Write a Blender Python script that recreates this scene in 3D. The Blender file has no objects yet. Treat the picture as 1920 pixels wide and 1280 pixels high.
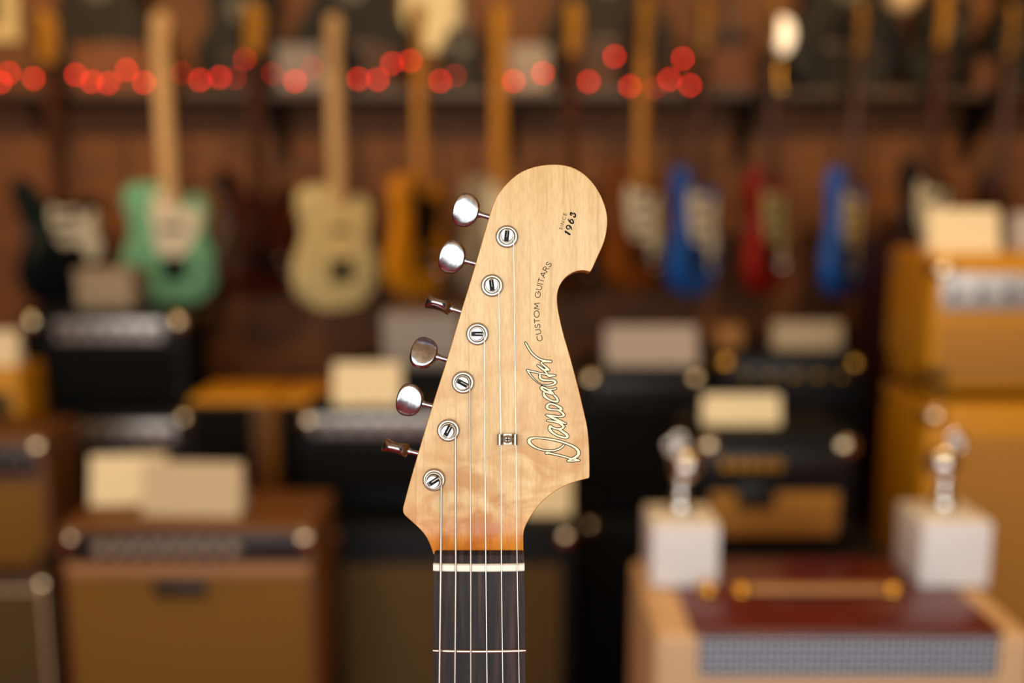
import bpy, bmesh, math, random
import numpy as np
from mathutils import Vector, Matrix
random.seed(7)
R = math.radians
S = bpy.context.scene
COL = S.collection

# ------------------------------------------------------------------ camera
PITCH = 9.0
CAM = Vector((0, 0, 1.6))
FPX = 35.0 / 36.0 * 1920            # focal length in pixels of the 1920x1280 frame
FOCUS = 0.461
cd = bpy.data.cameras.new('camera'); cam = bpy.data.objects.new('camera', cd); COL.objects.link(cam)
cam.location = CAM; cam.rotation_euler = (R(90 - PITCH), 0, 0)
cd.lens = 35; cd.sensor_width = 36; cd.clip_start = 0.02; cd.clip_end = 60
cd.dof.use_dof = True; cd.dof.focus_distance = FOCUS - 0.002; cd.dof.aperture_fstop = 2.6
S.camera = cam

# ------------------------------------------------------------------ world, lights, exposure
w = bpy.data.worlds.new('World'); S.world = w; w.use_nodes = True
w.node_tree.nodes['Background'].inputs[0].default_value = (0.75, 0.85, 1.0, 1)
w.node_tree.nodes['Background'].inputs[1].default_value = 0.6
S.view_settings.view_transform = 'Standard'; S.view_settings.look = 'None'
S.view_settings.exposure = 0.0; S.view_settings.gamma = 1.0; S.view_settings.use_curve_mapping = False

def light(name, kind, loc, rot, power, col, **kw):
    d = bpy.data.lights.new(name, kind); d.energy = power; d.color = col
    for k, v in kw.items(): setattr(d, k, v)
    o = bpy.data.objects.new(name, d); COL.objects.link(o); o.location = loc; o.rotation_euler = rot
    return o
# daylight coming in through the shop window behind the camera
light('window_daylight', 'AREA', (-0.35, -2.24, 2.14), (R(90), 0, 0), 67, (0.97, 0.98, 0.96), shape='RECTANGLE', size=5.2, size_y=0.95)   # sky in the upper panes
light('window_daylight', 'AREA', (-0.35, -2.24, 1.05), (R(90), 0, 0), 43, (1.0, 0.95, 0.88), shape='RECTANGLE', size=5.2, size_y=1.12)   # street in the lower panes
# warm ceiling spots of the shop
WARM = (1.0, 0.64, 0.24)
for x, y, p, tilt, a in [(-1.9, 0.45, 170, 79, 52), (-0.65, 0.45, 170, 79, 52), (0.65, 0.45, 170, 79, 52), (1.9, 0.45, 150, 79, 52),
                      (-1.2, 1.5, 42, 8, 95), (0.2, 1.55, 36, 8, 95), (1.3, 1.3, 40, 8, 95)]:
    light('ceiling_spot_light', 'SPOT', (x, y, 2.82), (R(tilt), 0, 0), p, WARM, spot_size=R(a), spot_blend=0.7, shadow_soft_size=0.05)

# ------------------------------------------------------------------ helpers: projection
cp, sp = math.cos(R(PITCH)), math.sin(R(PITCH))
FWD = Vector((0, cp, -sp)); UP = Vector((0, sp, cp))
def W(u, v, Y):
    """the point of the vertical plane y = Y seen at pixel (u, v)"""
    d = FWD + Vector((1, 0, 0)) * ((u - 960) / FPX) + UP * ((640 - v) / FPX)
    return CAM + d * (Y / d.y)
def G(u, v, z=0.0):
    """pixel -> point of the held guitar's own frame, z metres in front of its headstock face"""
    k = (FOCUS - z) / FPX
    return Vector(((u - 960) * k, (640 - v) * k, z))
def hexc(h):
    h = h.lstrip('#')
    f = lambda c: c / 12.92 if c <= 0.04045 else ((c + 0.055) / 1.055) ** 2.4
    return tuple(f(int(h[i:i + 2], 16) / 255) for i in (0, 2, 4)) + (1,)

# ------------------------------------------------------------------ helpers: materials
MATS = {}
def mat(name, col, rough=0.5, metal=0.0, col2=None, scale=20, stretch=(1, 1, 1), bump=0.0, emit=None, coat=0.0, spec=0.5, detail=4, lo=0.35, hi=0.65):
    if name in MATS: return MATS[name]
    m = bpy.data.materials.new(name); m.use_nodes = True; MATS[name] = m
    nt = m.node_tree; b = nt.nodes['Principled BSDF']
    c = hexc(col) if isinstance(col, str) else col
    b.inputs['Base Color'].default_value = c
    b.inputs['Roughness'].default_value = rough; b.inputs['Metallic'].default_value = metal
    b.inputs['Coat Weight'].default_value = coat; b.inputs['Coat Roughness'].default_value = 0.12
    b.inputs['Specular IOR Level'].default_value = spec
    if col2 or bump:
        tc = nt.nodes.new('ShaderNodeTexCoord'); mp = nt.nodes.new('ShaderNodeMapping')
        mp.inputs['Scale'].default_value = stretch
        nz = nt.nodes.new('ShaderNodeTexNoise'); nz.inputs['Scale'].default_value = scale; nz.inputs['Detail'].default_value = detail
        nt.links.new(tc.outputs['Object'], mp.inputs[0]); nt.links.new(mp.outputs[0], nz.inputs['Vector'])
        if col2:
            r = nt.nodes.new('ShaderNodeValToRGB')
            r.color_ramp.elements[0].color = c; r.color_ramp.elements[0].position = lo
            r.color_ramp.elements[1].color = hexc(col2) if isinstance(col2, str) else col2; r.color_ramp.elements[1].position = hi
            nt.links.new(nz.outputs[0], r.inputs[0]); nt.links.new(r.outputs[0], b.inputs['Base Color'])
        if bump:
            bp = nt.nodes.new('ShaderNodeBump'); bp.inputs['Strength'].default_value = bump; bp.inputs['Distance'].default_value = 0.002
            nt.links.new(nz.outputs[0], bp.inputs['Height']); nt.links.new(bp.outputs[0], b.inputs['Normal'])
    if emit:
        b.inputs['Emission Color'].default_value = hexc(emit[0]); b.inputs['Emission Strength'].default_value = emit[1]
    return m

# ------------------------------------------------------------------ helpers: objects
def link(name, me, m=None, parent=None):
    o = bpy.data.objects.new(name, me); COL.objects.link(o)
    if m is not None and len(me.materials) == 0:
        for q in (m if isinstance(m, (list, tuple)) else [m]): me.materials.append(q)
    if parent is not None: o.parent = parent
    return o
def tag(o, label=None, cat=None, group=None, kind=None):
    if label: o['label'] = label
    if cat: o['category'] = cat
    if group: o['group'] = group
    if kind: o['kind'] = kind
    return o
def empty(name, loc, label, cat, group=None, rot=(0, 0, 0)):
    o = bpy.data.objects.new(name, None); COL.objects.link(o); o.location = loc; o.rotation_euler = rot
    o.empty_display_size = 0.05
    return tag(o, label, cat, group)
def mesh_of(bm, name='m', smooth=False):
    me = bpy.data.meshes.new(name); bmesh.ops.recalc_face_normals(bm, faces=bm.faces[:]); bm.to_mesh(me); bm.free()
    if smooth:
        for p in me.polygons: p.use_smooth = True
        if smooth != 'all':
            try: me.set_sharp_from_angle(angle=R(smooth if isinstance(smooth, (int, float)) and smooth is not True else 40))
            except Exception: pass
    return me
def box_bm(bm, x0, x1, y0, y1, z0, z1):
    vs = [bm.verts.new(p) for p in ((x0, y0, z0), (x1, y0, z0), (x1, y1, z0), (x0, y1, z0), (x0, y0, z1), (x1, y0, z1), (x1, y1, z1), (x0, y1, z1))]
    for f in ((3, 2, 1, 0), (4, 5, 6, 7), (0, 1, 5, 4), (1, 2, 6, 5), (2, 3, 7, 6), (3, 0, 4, 7)): bm.faces.new([vs[i] for i in f])
    return vs
def box(x0, x1, y0, y1, z0, z1, bevel=0.0, seg=2):
    bm = bmesh.new(); box_bm(bm, x0, x1, y0, y1, z0, z1)
    if bevel: bmesh.ops.bevel(bm, geom=bm.edges[:], offset=bevel, segments=seg, profile=0.5, affect='EDGES')
    return mesh_of(bm, 'box', 35 if bevel else False)
def lathe_bm(bm, prof, n=20, axis=None, org=Vector((0, 0, 0)), caps=True):
    """prof: (r, h) list turned round `axis`"""
    ax = Vector(axis or (0, 0, 1)).normalized(); t = ax.orthogonal().normalized(); s = ax.cross(t)
    rings = []
    for r, h in prof:
        rings.append([bm.verts.new(org + ax * h + (t * math.cos(a) + s * math.sin(a)) * max(r, 1e-5)) for a in (2 * math.pi * i / n for i in range(n))])
    for a, b in zip(rings, rings[1:]):
        for i in range(n): bm.faces.new((a[i], a[(i + 1) % n], b[(i + 1) % n], b[i]))
    if caps:
        bm.faces.new(rings[0]); bm.faces.new(rings[-1])
def lathe(prof, n=20, axis=None, org=Vector((0, 0, 0)), smooth=50):
    bm = bmesh.new(); lathe_bm(bm, prof, n, axis, org); return mesh_of(bm, 'lathe', smooth)
def tube_bm(bm, pts, r, n=8, closed=False):
    pts = [Vector(p) for p in pts]; rad = r if isinstance(r, (list, tuple)) else [r] * len(pts)
    prev = None; rings = []
    for i, p in enumerate(pts):
        a = pts[i - 1] if i else p; b = pts[i + 1] if i + 1 < len(pts) else p
        d = (b - a).normalized()
        if prev is None: t = d.orthogonal().normalized()
        else: t = (prev - d * prev.dot(d)).normalized()
        prev = t; s = d.cross(t)
        rings.append([bm.verts.new(p + (t * math.cos(q) + s * math.sin(q)) * rad[i]) for q in (2 * math.pi * k / n for k in range(n))])
    for a, b in zip(rings, rings[1:]):
        for i in range(n): bm.faces.new((a[i], a[(i + 1) % n], b[(i + 1) % n], b[i]))
    bm.faces.new(rings[0]); bm.faces.new(rings[-1])
def tube(pts, r, n=8):
    bm = bmesh.new(); tube_bm(bm, pts, r, n); return mesh_of(bm, 'tube', 60)
def crom(pts, k=6, closed=False):
    """Catmull-Rom through points of any dimension"""
    out = []; n = len(pts)
    rng = n if closed else n - 1
    for i in range(rng):
        if closed: p = [pts[(i + j - 1) % n] for j in range(4)]
        else: p = [pts[max(0, min(n - 1, i + j - 1))] for j in range(4)]
        for s in range(k):
            t = s / k
            out.append(tuple(0.5 * ((2 * b) + (-a + c) * t + (2 * a - 5 * b + 4 * c - d) * t * t + (-a + 3 * b - 3 * c + d) * t ** 3) for a, b, c, d in zip(*p)))
    if not closed: out.append(tuple(pts[-1]))
    return out
def prism(out, y0, y1, bevel=0.0, seg=3, plane='XZ', smooth=35):
    """outline (a, b) extruded; plane XZ -> extruded along y, XY -> along z"""
    bm = bmesh.new()
    f = (lambda a, b, c: (a, c, b)) if plane == 'XZ' else (lambda a, b, c: (a, b, c))
    lo = [bm.verts.new(f(a, b, y0)) for a, b in out]; hi = [bm.verts.new(f(a, b, y1)) for a, b in out]
    bm.faces.new(lo); bm.faces.new(hi[::-1]); n = len(out)
    for i in range(n): bm.faces.new((lo[i], lo[(i + 1) % n], hi[(i + 1) % n], hi[i]))
    if bevel:
        es = [e for e in bm.edges if all(v in set(lo) for v in e.verts) or all(v in set(hi) for v in e.verts)]
        bmesh.ops.bevel(bm, geom=es, offset=bevel, segments=seg, profile=0.5, affect='EDGES')
    bmesh.ops.recalc_face_normals(bm, faces=bm.faces[:])
    bmesh.ops.triangulate(bm, faces=[q for q in bm.faces if len(q.verts) > 4])
    return mesh_of(bm, 'prism', smooth)

# ------------------------------------------------------------------ materials
M = dict(
    wall=mat('dark_stained_wood', '#562e07', 0.7, col2='#703e08', scale=3.0, stretch=(1.2, 1, 6), bump=0.15),
    floor=mat('red_bounce_floor', '#961616', 0.95, col2='#a81c1c', scale=60, bump=0.5),  # unseen floor, made red for its reflection under the tuning keys
    ceil=mat('ceiling_paint', '#d8b27e', 0.9),
    side=mat('side_wall_wood', '#4a2a16', 0.7, col2='#5c351c', scale=3, stretch=(1, 1, 5)),
    shelf=mat('shelf_wood', '#3a2110', 0.5, col2='#2c180b', scale=6, stretch=(4, 1, 1)),
    tolex=mat('black_tolex', '#04080c', 0.6, bump=0.4, scale=300, spec=0.25),
    blackcloth=mat('black_grille_cloth', '#060707', 0.9, bump=0.4, scale=400, spec=0.2),
    silver=mat('brushed_aluminium_panel', '#b8b2ac', 0.42, 0.75),
    chrome=mat('chrome', '#e6e2da', 0.16, 1.0),
    nickel=mat('nickel_corner', '#ecd6ac', 0.2, 1.0),
    brass=mat('brass', '#e0aa45', 0.25, 1.0),
    knob=mat('black_knob', '#15130f', 0.4),
    knobtop=mat('knob_cap_metal', '#cfc7b8', 0.3, 1.0),
    greyknob=mat('grey_skirted_knob', '#a79f92', 0.4),
    goldknob=mat('gold_knob', '#c79a3a', 0.35, 1.0),
    tweed=mat('lacquered_tweed', '#d89812', 0.5, col2='#c2840c', scale=220, stretch=(1, 1, 3), spec=0.3),
    tan=mat('tan_grille_cloth', '#b88436', 0.85, col2='#a07028', scale=260, bump=0.3),
    mustard=mat('mustard_grille_cloth', '#805808', 0.85, col2='#6e4a06', scale=260, bump=0.3),
    olive=mat('olive_brown_grille_cloth', '#543e12', 0.85, col2='#44310c', scale=260, bump=0.3),
    browntolex=mat('brown_tolex', '#74481a', 0.55, col2='#643c14', scale=200, bump=0.3),
    darkbrown=mat('dark_brown_tolex', '#4c3018', 0.55, col2='#3e2612', scale=200, bump=0.3),
    oxblood=mat('oxblood_tolex', '#3a0d10', 0.5, col2='#2c090c', scale=200, bump=0.3),
    blonde=mat('blonde_tolex', '#d9b78c', 0.55, col2='#caa578', scale=150, bump=0.3),
    mahog=mat('mahogany_stain', '#6a1f17', 0.35, col2='#4c130f', scale=9, stretch=(1, 5, 1), coat=0.3),
    leather=mat('tan_leather', '#c09468', 0.5),
    card=mat('cream_card', '#efdcae', 0.8), card2=mat('beige_card', '#cdb893', 0.8), card3=mat('grey_card', '#b8aca0', 0.8), card4=mat('white_card', '#f2e0b4', 0.8),
    white=mat('white_painted_wood', '#e9e6e2', 0.6),
    iron=mat('black_iron', '#141210', 0.5, 0.6),
    maple_neck=mat('maple_neck', '#dab784', 0.35, col2='#cda773', scale=8, stretch=(8, 8, 1), coat=0.2),
    amber_neck=mat('amber_maple_neck', '#b57f34', 0.35, col2='#a8722a', scale=8, stretch=(8, 8, 1), coat=0.2),
    rosewood_neck=mat('rosewood_neck', '#4a2a1a', 0.45, col2='#3c2014', scale=8, stretch=(8, 8, 1)),
    pg_white=mat('white_pickguard', '#e6dcc4', 0.35), pg_cream=mat('cream_pickguard', '#e0c98c', 0.35), pg_black=mat('black_pickguard', '#0c0b0a', 0.3), pg_mint=mat('mint_pickguard', '#b9b27a', 0.35), pg_tort=mat('tortoise_pickguard', '#4a1c10', 0.3, col2='#2a0e08', scale=30),
    pickup=mat('pickup_plastic', '#1a1816', 0.4),
    bulb=mat('red_bulb', '#c01010', 0.3, emit=('#ff2c20', 17.0)), bulb_dim=mat('faint_red_bulb', '#a01010', 0.3, emit=('#ff2c20', 5.5)),
    cable=mat('black_cable', '#0a0a0a', 0.6),
    globe=mat('lit_milk_glass', '#fff0da', 0.3, emit=('#ffe2b8', 1.1)),
)

# ------------------------------------------------------------------ the room
YW = 3.38
def struct(name, me, m): return tag(link(name, me, m), kind='structure')
struct('floor', box(-3.6, 3.6, -2.3, YW, -0.1, 0.0), M['floor'])
struct('ceiling', box(-3.6, 3.6, -2.3, YW, 2.9, 3.0), M['ceil'])
struct('wall_back', box(-3.6, 3.6, YW, YW + 0.12, 0, 2.9), M['wall'])
struct('wall_left', box(-3.72, -3.6, -2.3, YW, 0, 2.9), M['side'])
struct('wall_right', box(3.6, 3.72, -2.3, YW, 0, 2.9), M['side'])
bm = bmesh.new()                                    # front wall round the shop window
for a in ((-3.6, -3.05, 0, 2.9), (2.35, 3.6, 0, 2.9), (-3.05, 2.35, 0, 0.4), (-3.05, 2.35, 2.7, 2.9)): box_bm(bm, a[0], a[1], -2.42, -2.3, a[2], a[3])
struct('wall_front', mesh_of(bm), M['side'])
bm = bmesh.new()
for a in ((-3.05, -2.97, 0.4, 2.7), (2.27, 2.35, 0.4, 2.7), (-2.97, 2.27, 0.4, 0.48), (-2.97, 2.27, 2.62, 2.7), (-1.2, -1.16, 0.48, 2.62), (0.5, 0.54, 0.48, 2.62), (-2.97, 2.27, 1.62, 1.66)): box_bm(bm, a[0], a[1], -2.40, -2.32, a[2], a[3])
struct('window_1', mesh_of(bm), M['white'])

# shelf along the back wall
zs = W(960, 166, 3.10).z
sh = empty('wall_shelf', (0, 3.24, zs - 0.03), 'long dark wooden shelf along the back wall above the hanging guitars', 'shelf')
link('shelf_board', box(-3.2, 3.2, -0.14, 0.14, 0, 0.03, 0.003), M['shelf'], sh)
for i in range(9):
    x = -3.0 + i * 0.75
    link('shelf_bracket', prism([(0.14, 0), (0.14, -0.18), (0.12, -0.18), (-0.06, -0.02), (-0.06, 0)], -0.01, 0.01, plane='XZ'), M['iron'], sh).location = (x, 0, 0)
    b = [o for o in sh.children][-1]; b.rotation_euler = (0, 0, R(90))

# ------------------------------------------------------------------ the held guitar
gpos = CAM + FWD * FOCUS
gt = empty('electric_guitar', gpos, 'electric guitar held upright in front, pale maple headstock with six chrome tuning keys', 'guitar', rot=(R(90 - PITCH), 0, 0))
gt.empty_display_size = 0.02

# maple with lacquer, grain along the neck
def maple_face():
    m = bpy.data.materials.new('maple_headstock_face'); m.use_nodes = True
    nt = m.node_tree; N = nt.nodes; Lk = nt.links.new; b = N['Principled BSDF']
    tc = N.new('ShaderNodeTexCoord')
    def noise(scale, st, detail=4, loc=(0, 0, 0), dist=0.0):
        mp = N.new('ShaderNodeMapping'); mp.inputs['Scale'].default_value = st; mp.inputs['Location'].default_value = loc
        nz = N.new('ShaderNodeTexNoise'); nz.inputs['Scale'].default_value = scale; nz.inputs['Detail'].default_value = detail; nz.inputs['Distortion'].default_value = dist
        Lk(tc.outputs['Object'], mp.inputs[0]); Lk(mp.outputs[0], nz.inputs['Vector']); return nz.outputs[0]
    def ramp(x, els):
        r = N.new('ShaderNodeValToRGB'); e = r.color_ramp.elements
        e[0].position, e[0].color = els[0][0], els[0][1]; e[1].position, e[1].color = els[-1][0], els[-1][1]
        for p, c in els[1:-1]: q = e.new(p); q.color = c
        Lk(x, r.inputs[0]); return r.outputs[0]
    def mix(f, a, bb, mode='MIX'):
        q = N.new('ShaderNodeMix'); q.data_type = 'RGBA'; q.blend_type = mode
        if isinstance(f, float): q.inputs[0].default_value = f
        else: Lk(f, q.inputs[0])
        Lk(a, q.inputs[6]) if not isinstance(a, tuple) else setattr(q.inputs[6], 'default_value', a)
        Lk(bb, q.inputs[7]) if not isinstance(bb, tuple) else setattr(q.inputs[7], 'default_value', bb)
        return q.outputs[2]
    base = ramp(noise(1.0, (160, 9, 9), 5), [(0.3, hexc('#d4ae70')), (0.5, hexc('#dfbc80')), (0.7, hexc('#e6c78e'))])
    lines = ramp(noise(1.0, (420, 7, 7), 2, (3, 0, 0)), [(0.28, (0.70, 0.62, 0.5, 1)), (0.42, (1, 1, 1, 1))])
    c = mix(0.7, base, lines, 'MULTIPLY')
    fleck = ramp(noise(1.0, (900, 160, 160), 2), [(0.35, (0.82, 0.76, 0.66, 1)), (0.6, (1, 1, 1, 1))])
    c = mix(0.55, c, fleck, 'MULTIPLY')
    # figure of the wood: amber mottling, strongest towards the nut
    sep = N.new('ShaderNodeSeparateXYZ'); Lk(tc.outputs['Object'], sep.inputs[0])
    mr = N.new('ShaderNodeMapRange'); mr.inputs[1].default_value = 0.02; mr.inputs[2].default_value = -0.075; Lk(sep.outputs[1], mr.inputs[0])
    fig = ramp(noise(1.0, (38, 55, 40), 3, (1.3, 0.4, 0), 1.2), [(0.42, (0, 0, 0, 1)), (0.64, (1, 1, 1, 1))])
    mul = N.new('ShaderNodeMath'); mul.operation = 'MULTIPLY'; Lk(fig, mul.inputs[0]); Lk(mr.outputs[0], mul.inputs[1])
    c = mix(mul.outputs[0], c, hexc('#bf8438'))
    mr2 = N.new('ShaderNodeMapRange'); mr2.inputs[1].default_value = -0.074; mr2.inputs[2].default_value = -0.094; Lk(sep.outputs[1], mr2.inputs[0]); mr2.interpolation_type = 'SMOOTHSTEP'
    c = mix(mr2.outputs[0], c, mix(1.0, c, hexc('#f2b650'), 'MULTIPLY'))
    Lk(c, b.inputs['Base Color'])
    b.inputs['Roughness'].default_value = 0.38; b.inputs['Coat Weight'].default_value = 0.15; b.inputs['Coat Roughness'].default_value = 0.2
    return m
m_face = maple_face()
m_side = mat('amber_lacquered_maple_edge', '#b87a28', 0.35, col2='#a5661e', scale=60, stretch=(6, 1, 1), coat=0.3)
HO = [(813.5, 1036), (812, 1030), (803, 1011), (790, 994), (768, 974), (757.5, 964), (755.3, 954), (759, 938), (774, 883), (810, 762), (837.5, 675), (862, 592), (890, 500), (916, 410), (924, 385), (934, 364), (951, 343), (974, 324), (1002, 312.5), (1035, 308), (1065, 311), (1091, 323), (1112, 343), (1127, 367), (1136, 391), (1139, 413), (1137, 436), (1131, 458), (1120, 483), (1110.5, 504)]
HO2 = [(1106.5, 510.5), (1100, 508), (1090, 507), (1075, 510.5), (1060, 521), (1049.5, 536), (1045, 553), (1045.5, 573), (1050, 598), (1057, 627), (1070, 672), (1083, 721), (1095, 771), (1101.5, 802), (1104.5, 833), (1105.5, 865), (1105.6, 893)]
HO3 = [(1104, 896.5), (1090, 900), (1065, 908), (1038, 923), (1018, 939), (1002, 958), (990, 977), (984, 990), (981.5, 1003), (981.5, 1020), (981.5, 1036)]
outl = []
for seg in (HO, HO2, HO3): outl += crom(seg, 4)
pts2 = []
for p in outl:
    q = G(p[0], p[1]); q = (q.x, q.y)
    if not pts2 or (Vector(q) - Vector(pts2[-1])).length > 3e-4: pts2.append(q)
TH = 0.0138
bm = bmesh.new()
hi = [bm.verts.new((a, b, 0)) for a, b in pts2]; lo = [bm.verts.new((a, b, -TH)) for a, b in pts2]; n = len(pts2)
bm.faces.new(hi); bm.faces.new(lo[::-1])
for i in range(n): bm.faces.new((lo[i], lo[(i + 1) % n], hi[(i + 1) % n], hi[i]))
bmesh.ops.recalc_face_normals(bm, faces=bm.faces[:])
hs, ls = set(hi), set(lo)
es = [e for e in bm.edges if (e.verts[0] in hs and e.verts[1] in hs) or (e.verts[0] in ls and e.verts[1] in ls)]
bmesh.ops.bevel(bm, geom=es, offset=0.0017, segments=5, profile=0.5, affect='EDGES', clamp_overlap=True)
for k in range(16):                                 # rows for the scoop up to the fretboard
    yk = G(0, 958 + k * 4.8).y
    bmesh.ops.bisect_plane(bm, geom=bm.verts[:] + bm.edges[:] + bm.faces[:], plane_co=(0, yk, 0), plane_no=(0, 1, 0))
for f in bm.faces: f.material_index = 0 if (f.normal.z > 0.86) else 1
y0, y1 = G(0, 960).y, G(0, 1031).y
for vtx in bm.verts:
    if vtx.co.z > -0.002 and vtx.co.y < y0:
        t = min(1, (vtx.co.y - y0) / (y1 - y0)); vtx.co.z += 0.0042 * t ** 2.6
bmesh.ops.triangulate(bm, faces=[f for f in bm.faces if len(f.verts) > 4])
hd = link('headstock', mesh_of(bm, 'headstock', 35), [m_face, m_side], gt)

# neck, fretboard, nut, frets ------------------------------------------------
m_rose = mat('rosewood_fretboard', '#151215', 0.55, col2='#46302a', scale=1.0, stretch=(420, 25, 60), detail=5, lo=0.4, hi=0.75, bump=0.25, spec=0.3)
m_bone = mat('bone_nut', '#efe9d8', 0.4)
m_fret = mat('nickel_fret_wire', '#d8d4cc', 0.25, 1.0)
ZF = 0.007
def neckx(y):                                        # left / right edge of the neck at local y
    yn = G(0, 1065, ZF).y; t = (yn - y)
    l = G(813.5, 1065, ZF).x; r = G(983, 1065, ZF).x
    return l - t * 0.009, r + t * 0.012
YN, YE = G(0, 1041, ZF).y, -0.56
def loft(secs):
    bm = bmesh.new(); rings = [[bm.verts.new(p) for p in s] for s in secs]; n = len(rings[0])
    for a, b in zip(rings, rings[1:]):
        for i in range(n): bm.faces.new((a[i], a[(i + 1) % n], b[(i + 1) % n], b[i]))
    bm.faces.new(rings[0]); bm.faces.new(rings[-1]); return mesh_of(bm, 'loft', 40)
def fb_sec(y, top=ZF, bot=0.0018, inset=0.0):
    l, r = neckx(y); l += inset; r -= inset; c = (l + r) / 2; hw = (r - l) / 2; out = []
    for k in range(13):
        x = -hw + 2 * hw * k / 12; z = top - x * x / (2 * 0.184)
        if k in (0, 12): z -= 0.0005
        out.append((c + x, y, z))
    return out + [(r, y, bot), (l, y, bot)]
ys = [G(0, 1031, 0.003).y]
secs = [fb_sec(G(0, 1030.5, 0.003).y, 0.0052, 0.0015), fb_sec(YN + 0.0004, ZF - 0.0006, 0.0015), fb_sec(YN - 0.0004)] + [fb_sec(YN - (YN - YE) * k / 20) for k in range(1, 21)]
link('fretboard', loft(secs), m_rose, gt)
def nk_sec(y, deep):
    l, r = neckx(y); c = (l + r) / 2; hw = (r - l) / 2
    return [(c - hw * math.cos(math.pi * k / 14), y, 0.002 - deep * math.sin(math.pi * k / 14) ** 0.75 if 0 < k < 14 else 0.002) for k in range(15)]
link('neck', loft([nk_sec(G(0, 1029).y, 0.0155)] + [nk_sec(-0.105 - 0.46 * k / 16, 0.0155 + 0.004 * k / 16) for k in range(17)]), m_side, gt)
# nut
l, r = neckx(G(0, 1065, ZF).y); l -= 0.0003; r += 0.0001
yt, yb = G(0, 1057.5, 0.009).y, G(0, 1072, 0.009).y
bm = bmesh.new(); cc = (l + r) / 2; hw = (r - l) / 2; rows = []
for y, dz in ((yt, -0.0007), (yt - 0.0005, 0), (yb + 0.0005, 0), (yb, -0.0006)):
    rows.append([bm.verts.new((cc - hw + 2 * hw * k / 12, y, 0.0092 - (-hw + 2 * hw * k / 12) ** 2 / 0.4 + dz - (0.0006 if k in (0, 12) else 0))) for k in range(13)])
bt = [[bm.verts.new((v.co.x, v.co.y, 0.003)) for v in rw] for rw in (rows[0], rows[-1])]
allr = [bt[0]] + rows + [bt[1]]
for a, b in zip(allr, allr[1:]):
    for k in range(12): bm.faces.new((a[k], a[k + 1], b[k + 1], b[k]))
bm.faces.new([q[0] for q in allr]); bm.faces.new([q[12] for q in allr])
link('nut', mesh_of(bm, 'nut', 30), m_bone, gt)
# frets
ynut = yb
for k in range(1, 22):
    y = ynut - 0.648 * (1 - 2 ** (-k / 12)) - (0.0002 if k == 1 else 0)
    if y < YE + 0.004: break
    l, r = neckx(y); l -= 0.0001; r += 0.0002; hw = (r - l) / 2; cc = (l + r) / 2
    link('fret', tube([(cc - hw + 2 * hw * j / 12, y, ZF + 0.0001 - (-hw + 2 * hw * j / 12) ** 2 / 0.368) for j in range(13)], [0.0006] + [0.00095] * 11 + [0.0006], 8), m_fret, gt)

# tuners ---------------------------------------------------------------------
m_chrome = mat('worn_chrome', '#bcc0c6', 0.22, 1.0, col2='#8f949b', bump=0.03, scale=320, lo=0.45, hi=0.75)
m_bush = mat('nickel_bushing', '#c4c0b4', 0.4, 1.0)
m_slot = mat('slot_shade_dark', '#0c0a08', 0.6)
POSTS = [(813.5, 900, 32), (840.5, 807, 62), (868, 717, -28), (895, 626, 0), (922.5, 535, 97), (950.5, 443, 84)]   # pixel, slot angle
KEYS = [(742, 839, 84), (768.5, 750, 12), (795, 661.5, -27), (822, 571, 84), (848, 482.5, 12), (874, 394.5, 8)]
SHAFT_END = [(785, 850), (811, 761), (838, 674), (865, 584), (892, 494), (918, 407)]
BUSH = [(0.0033, 0.0002), (0.0052, 0.0002), (0.00528, 0.0012), (0.0050, 0.0017), (0.0044, 0.00195), (0.0039, 0.0019), (0.0037, 0.0014), (0.0034, 0.0006)]
ZK = -0.007
def button_mesh():
    A, B = 0.0063, 0.0080; bm = bmesh.new(); n = 40; rings = []
    prof = []
    for k in range(1, 6): prof.append((0.86 * k / 5, 1.0))
    for k in range(1, 9): a = math.pi * k / 8; prof.append((0.86 + 0.14 * math.sin(a), math.cos(a)))
    for k in range(4, 0, -1): prof.append((0.86 * k / 5, -1.0))
    def pos(s, zf, th):
        c, d = math.cos(th), math.sin(th); e = 2 / 2.3
        x = A * s * math.copysign(abs(c) ** e, c); y = B * s * math.copysign(abs(d) ** e, d) * (1 - 0.10 * x / A)
        t = (0.0025 + 0.0012 * (x / A) ** 2) * (1 - 0.5 * (y / B) ** 2)
        return (x, y, t * zf)
    top = bm.verts.new(pos(0, 1, 0)); bot = bm.verts.new(pos(0, -1, 0))
    for s, zf in prof: rings.append([bm.verts.new(pos(s, zf, 2 * math.pi * i / n)) for i in range(n)])
    for a, b in zip(rings, rings[1:]):
        for i in range(n): bm.faces.new((a[i], a[(i + 1) % n], b[(i + 1) % n], b[i]))
    for i in range(n):
        bm.faces.new((top, rings[0][(i + 1) % n], rings[0][i])); bm.faces.new((bot, rings[-1][i], rings[-1][(i + 1) % n]))
    return mesh_of(bm, 'tuner_button', 'all')
bme = button_mesh(); bme.materials.append(m_chrome)
bush_me = lathe(BUSH, 36, smooth=40); bush_me.materials.append(m_bush)
bm = bmesh.new()                                     # split post: core below, two D halves above
lathe_bm(bm, [(0.00285, 0.0), (0.00285, 0.0012), (0.0024, 0.002), (0.0024, 0.0036)], 28)
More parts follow.
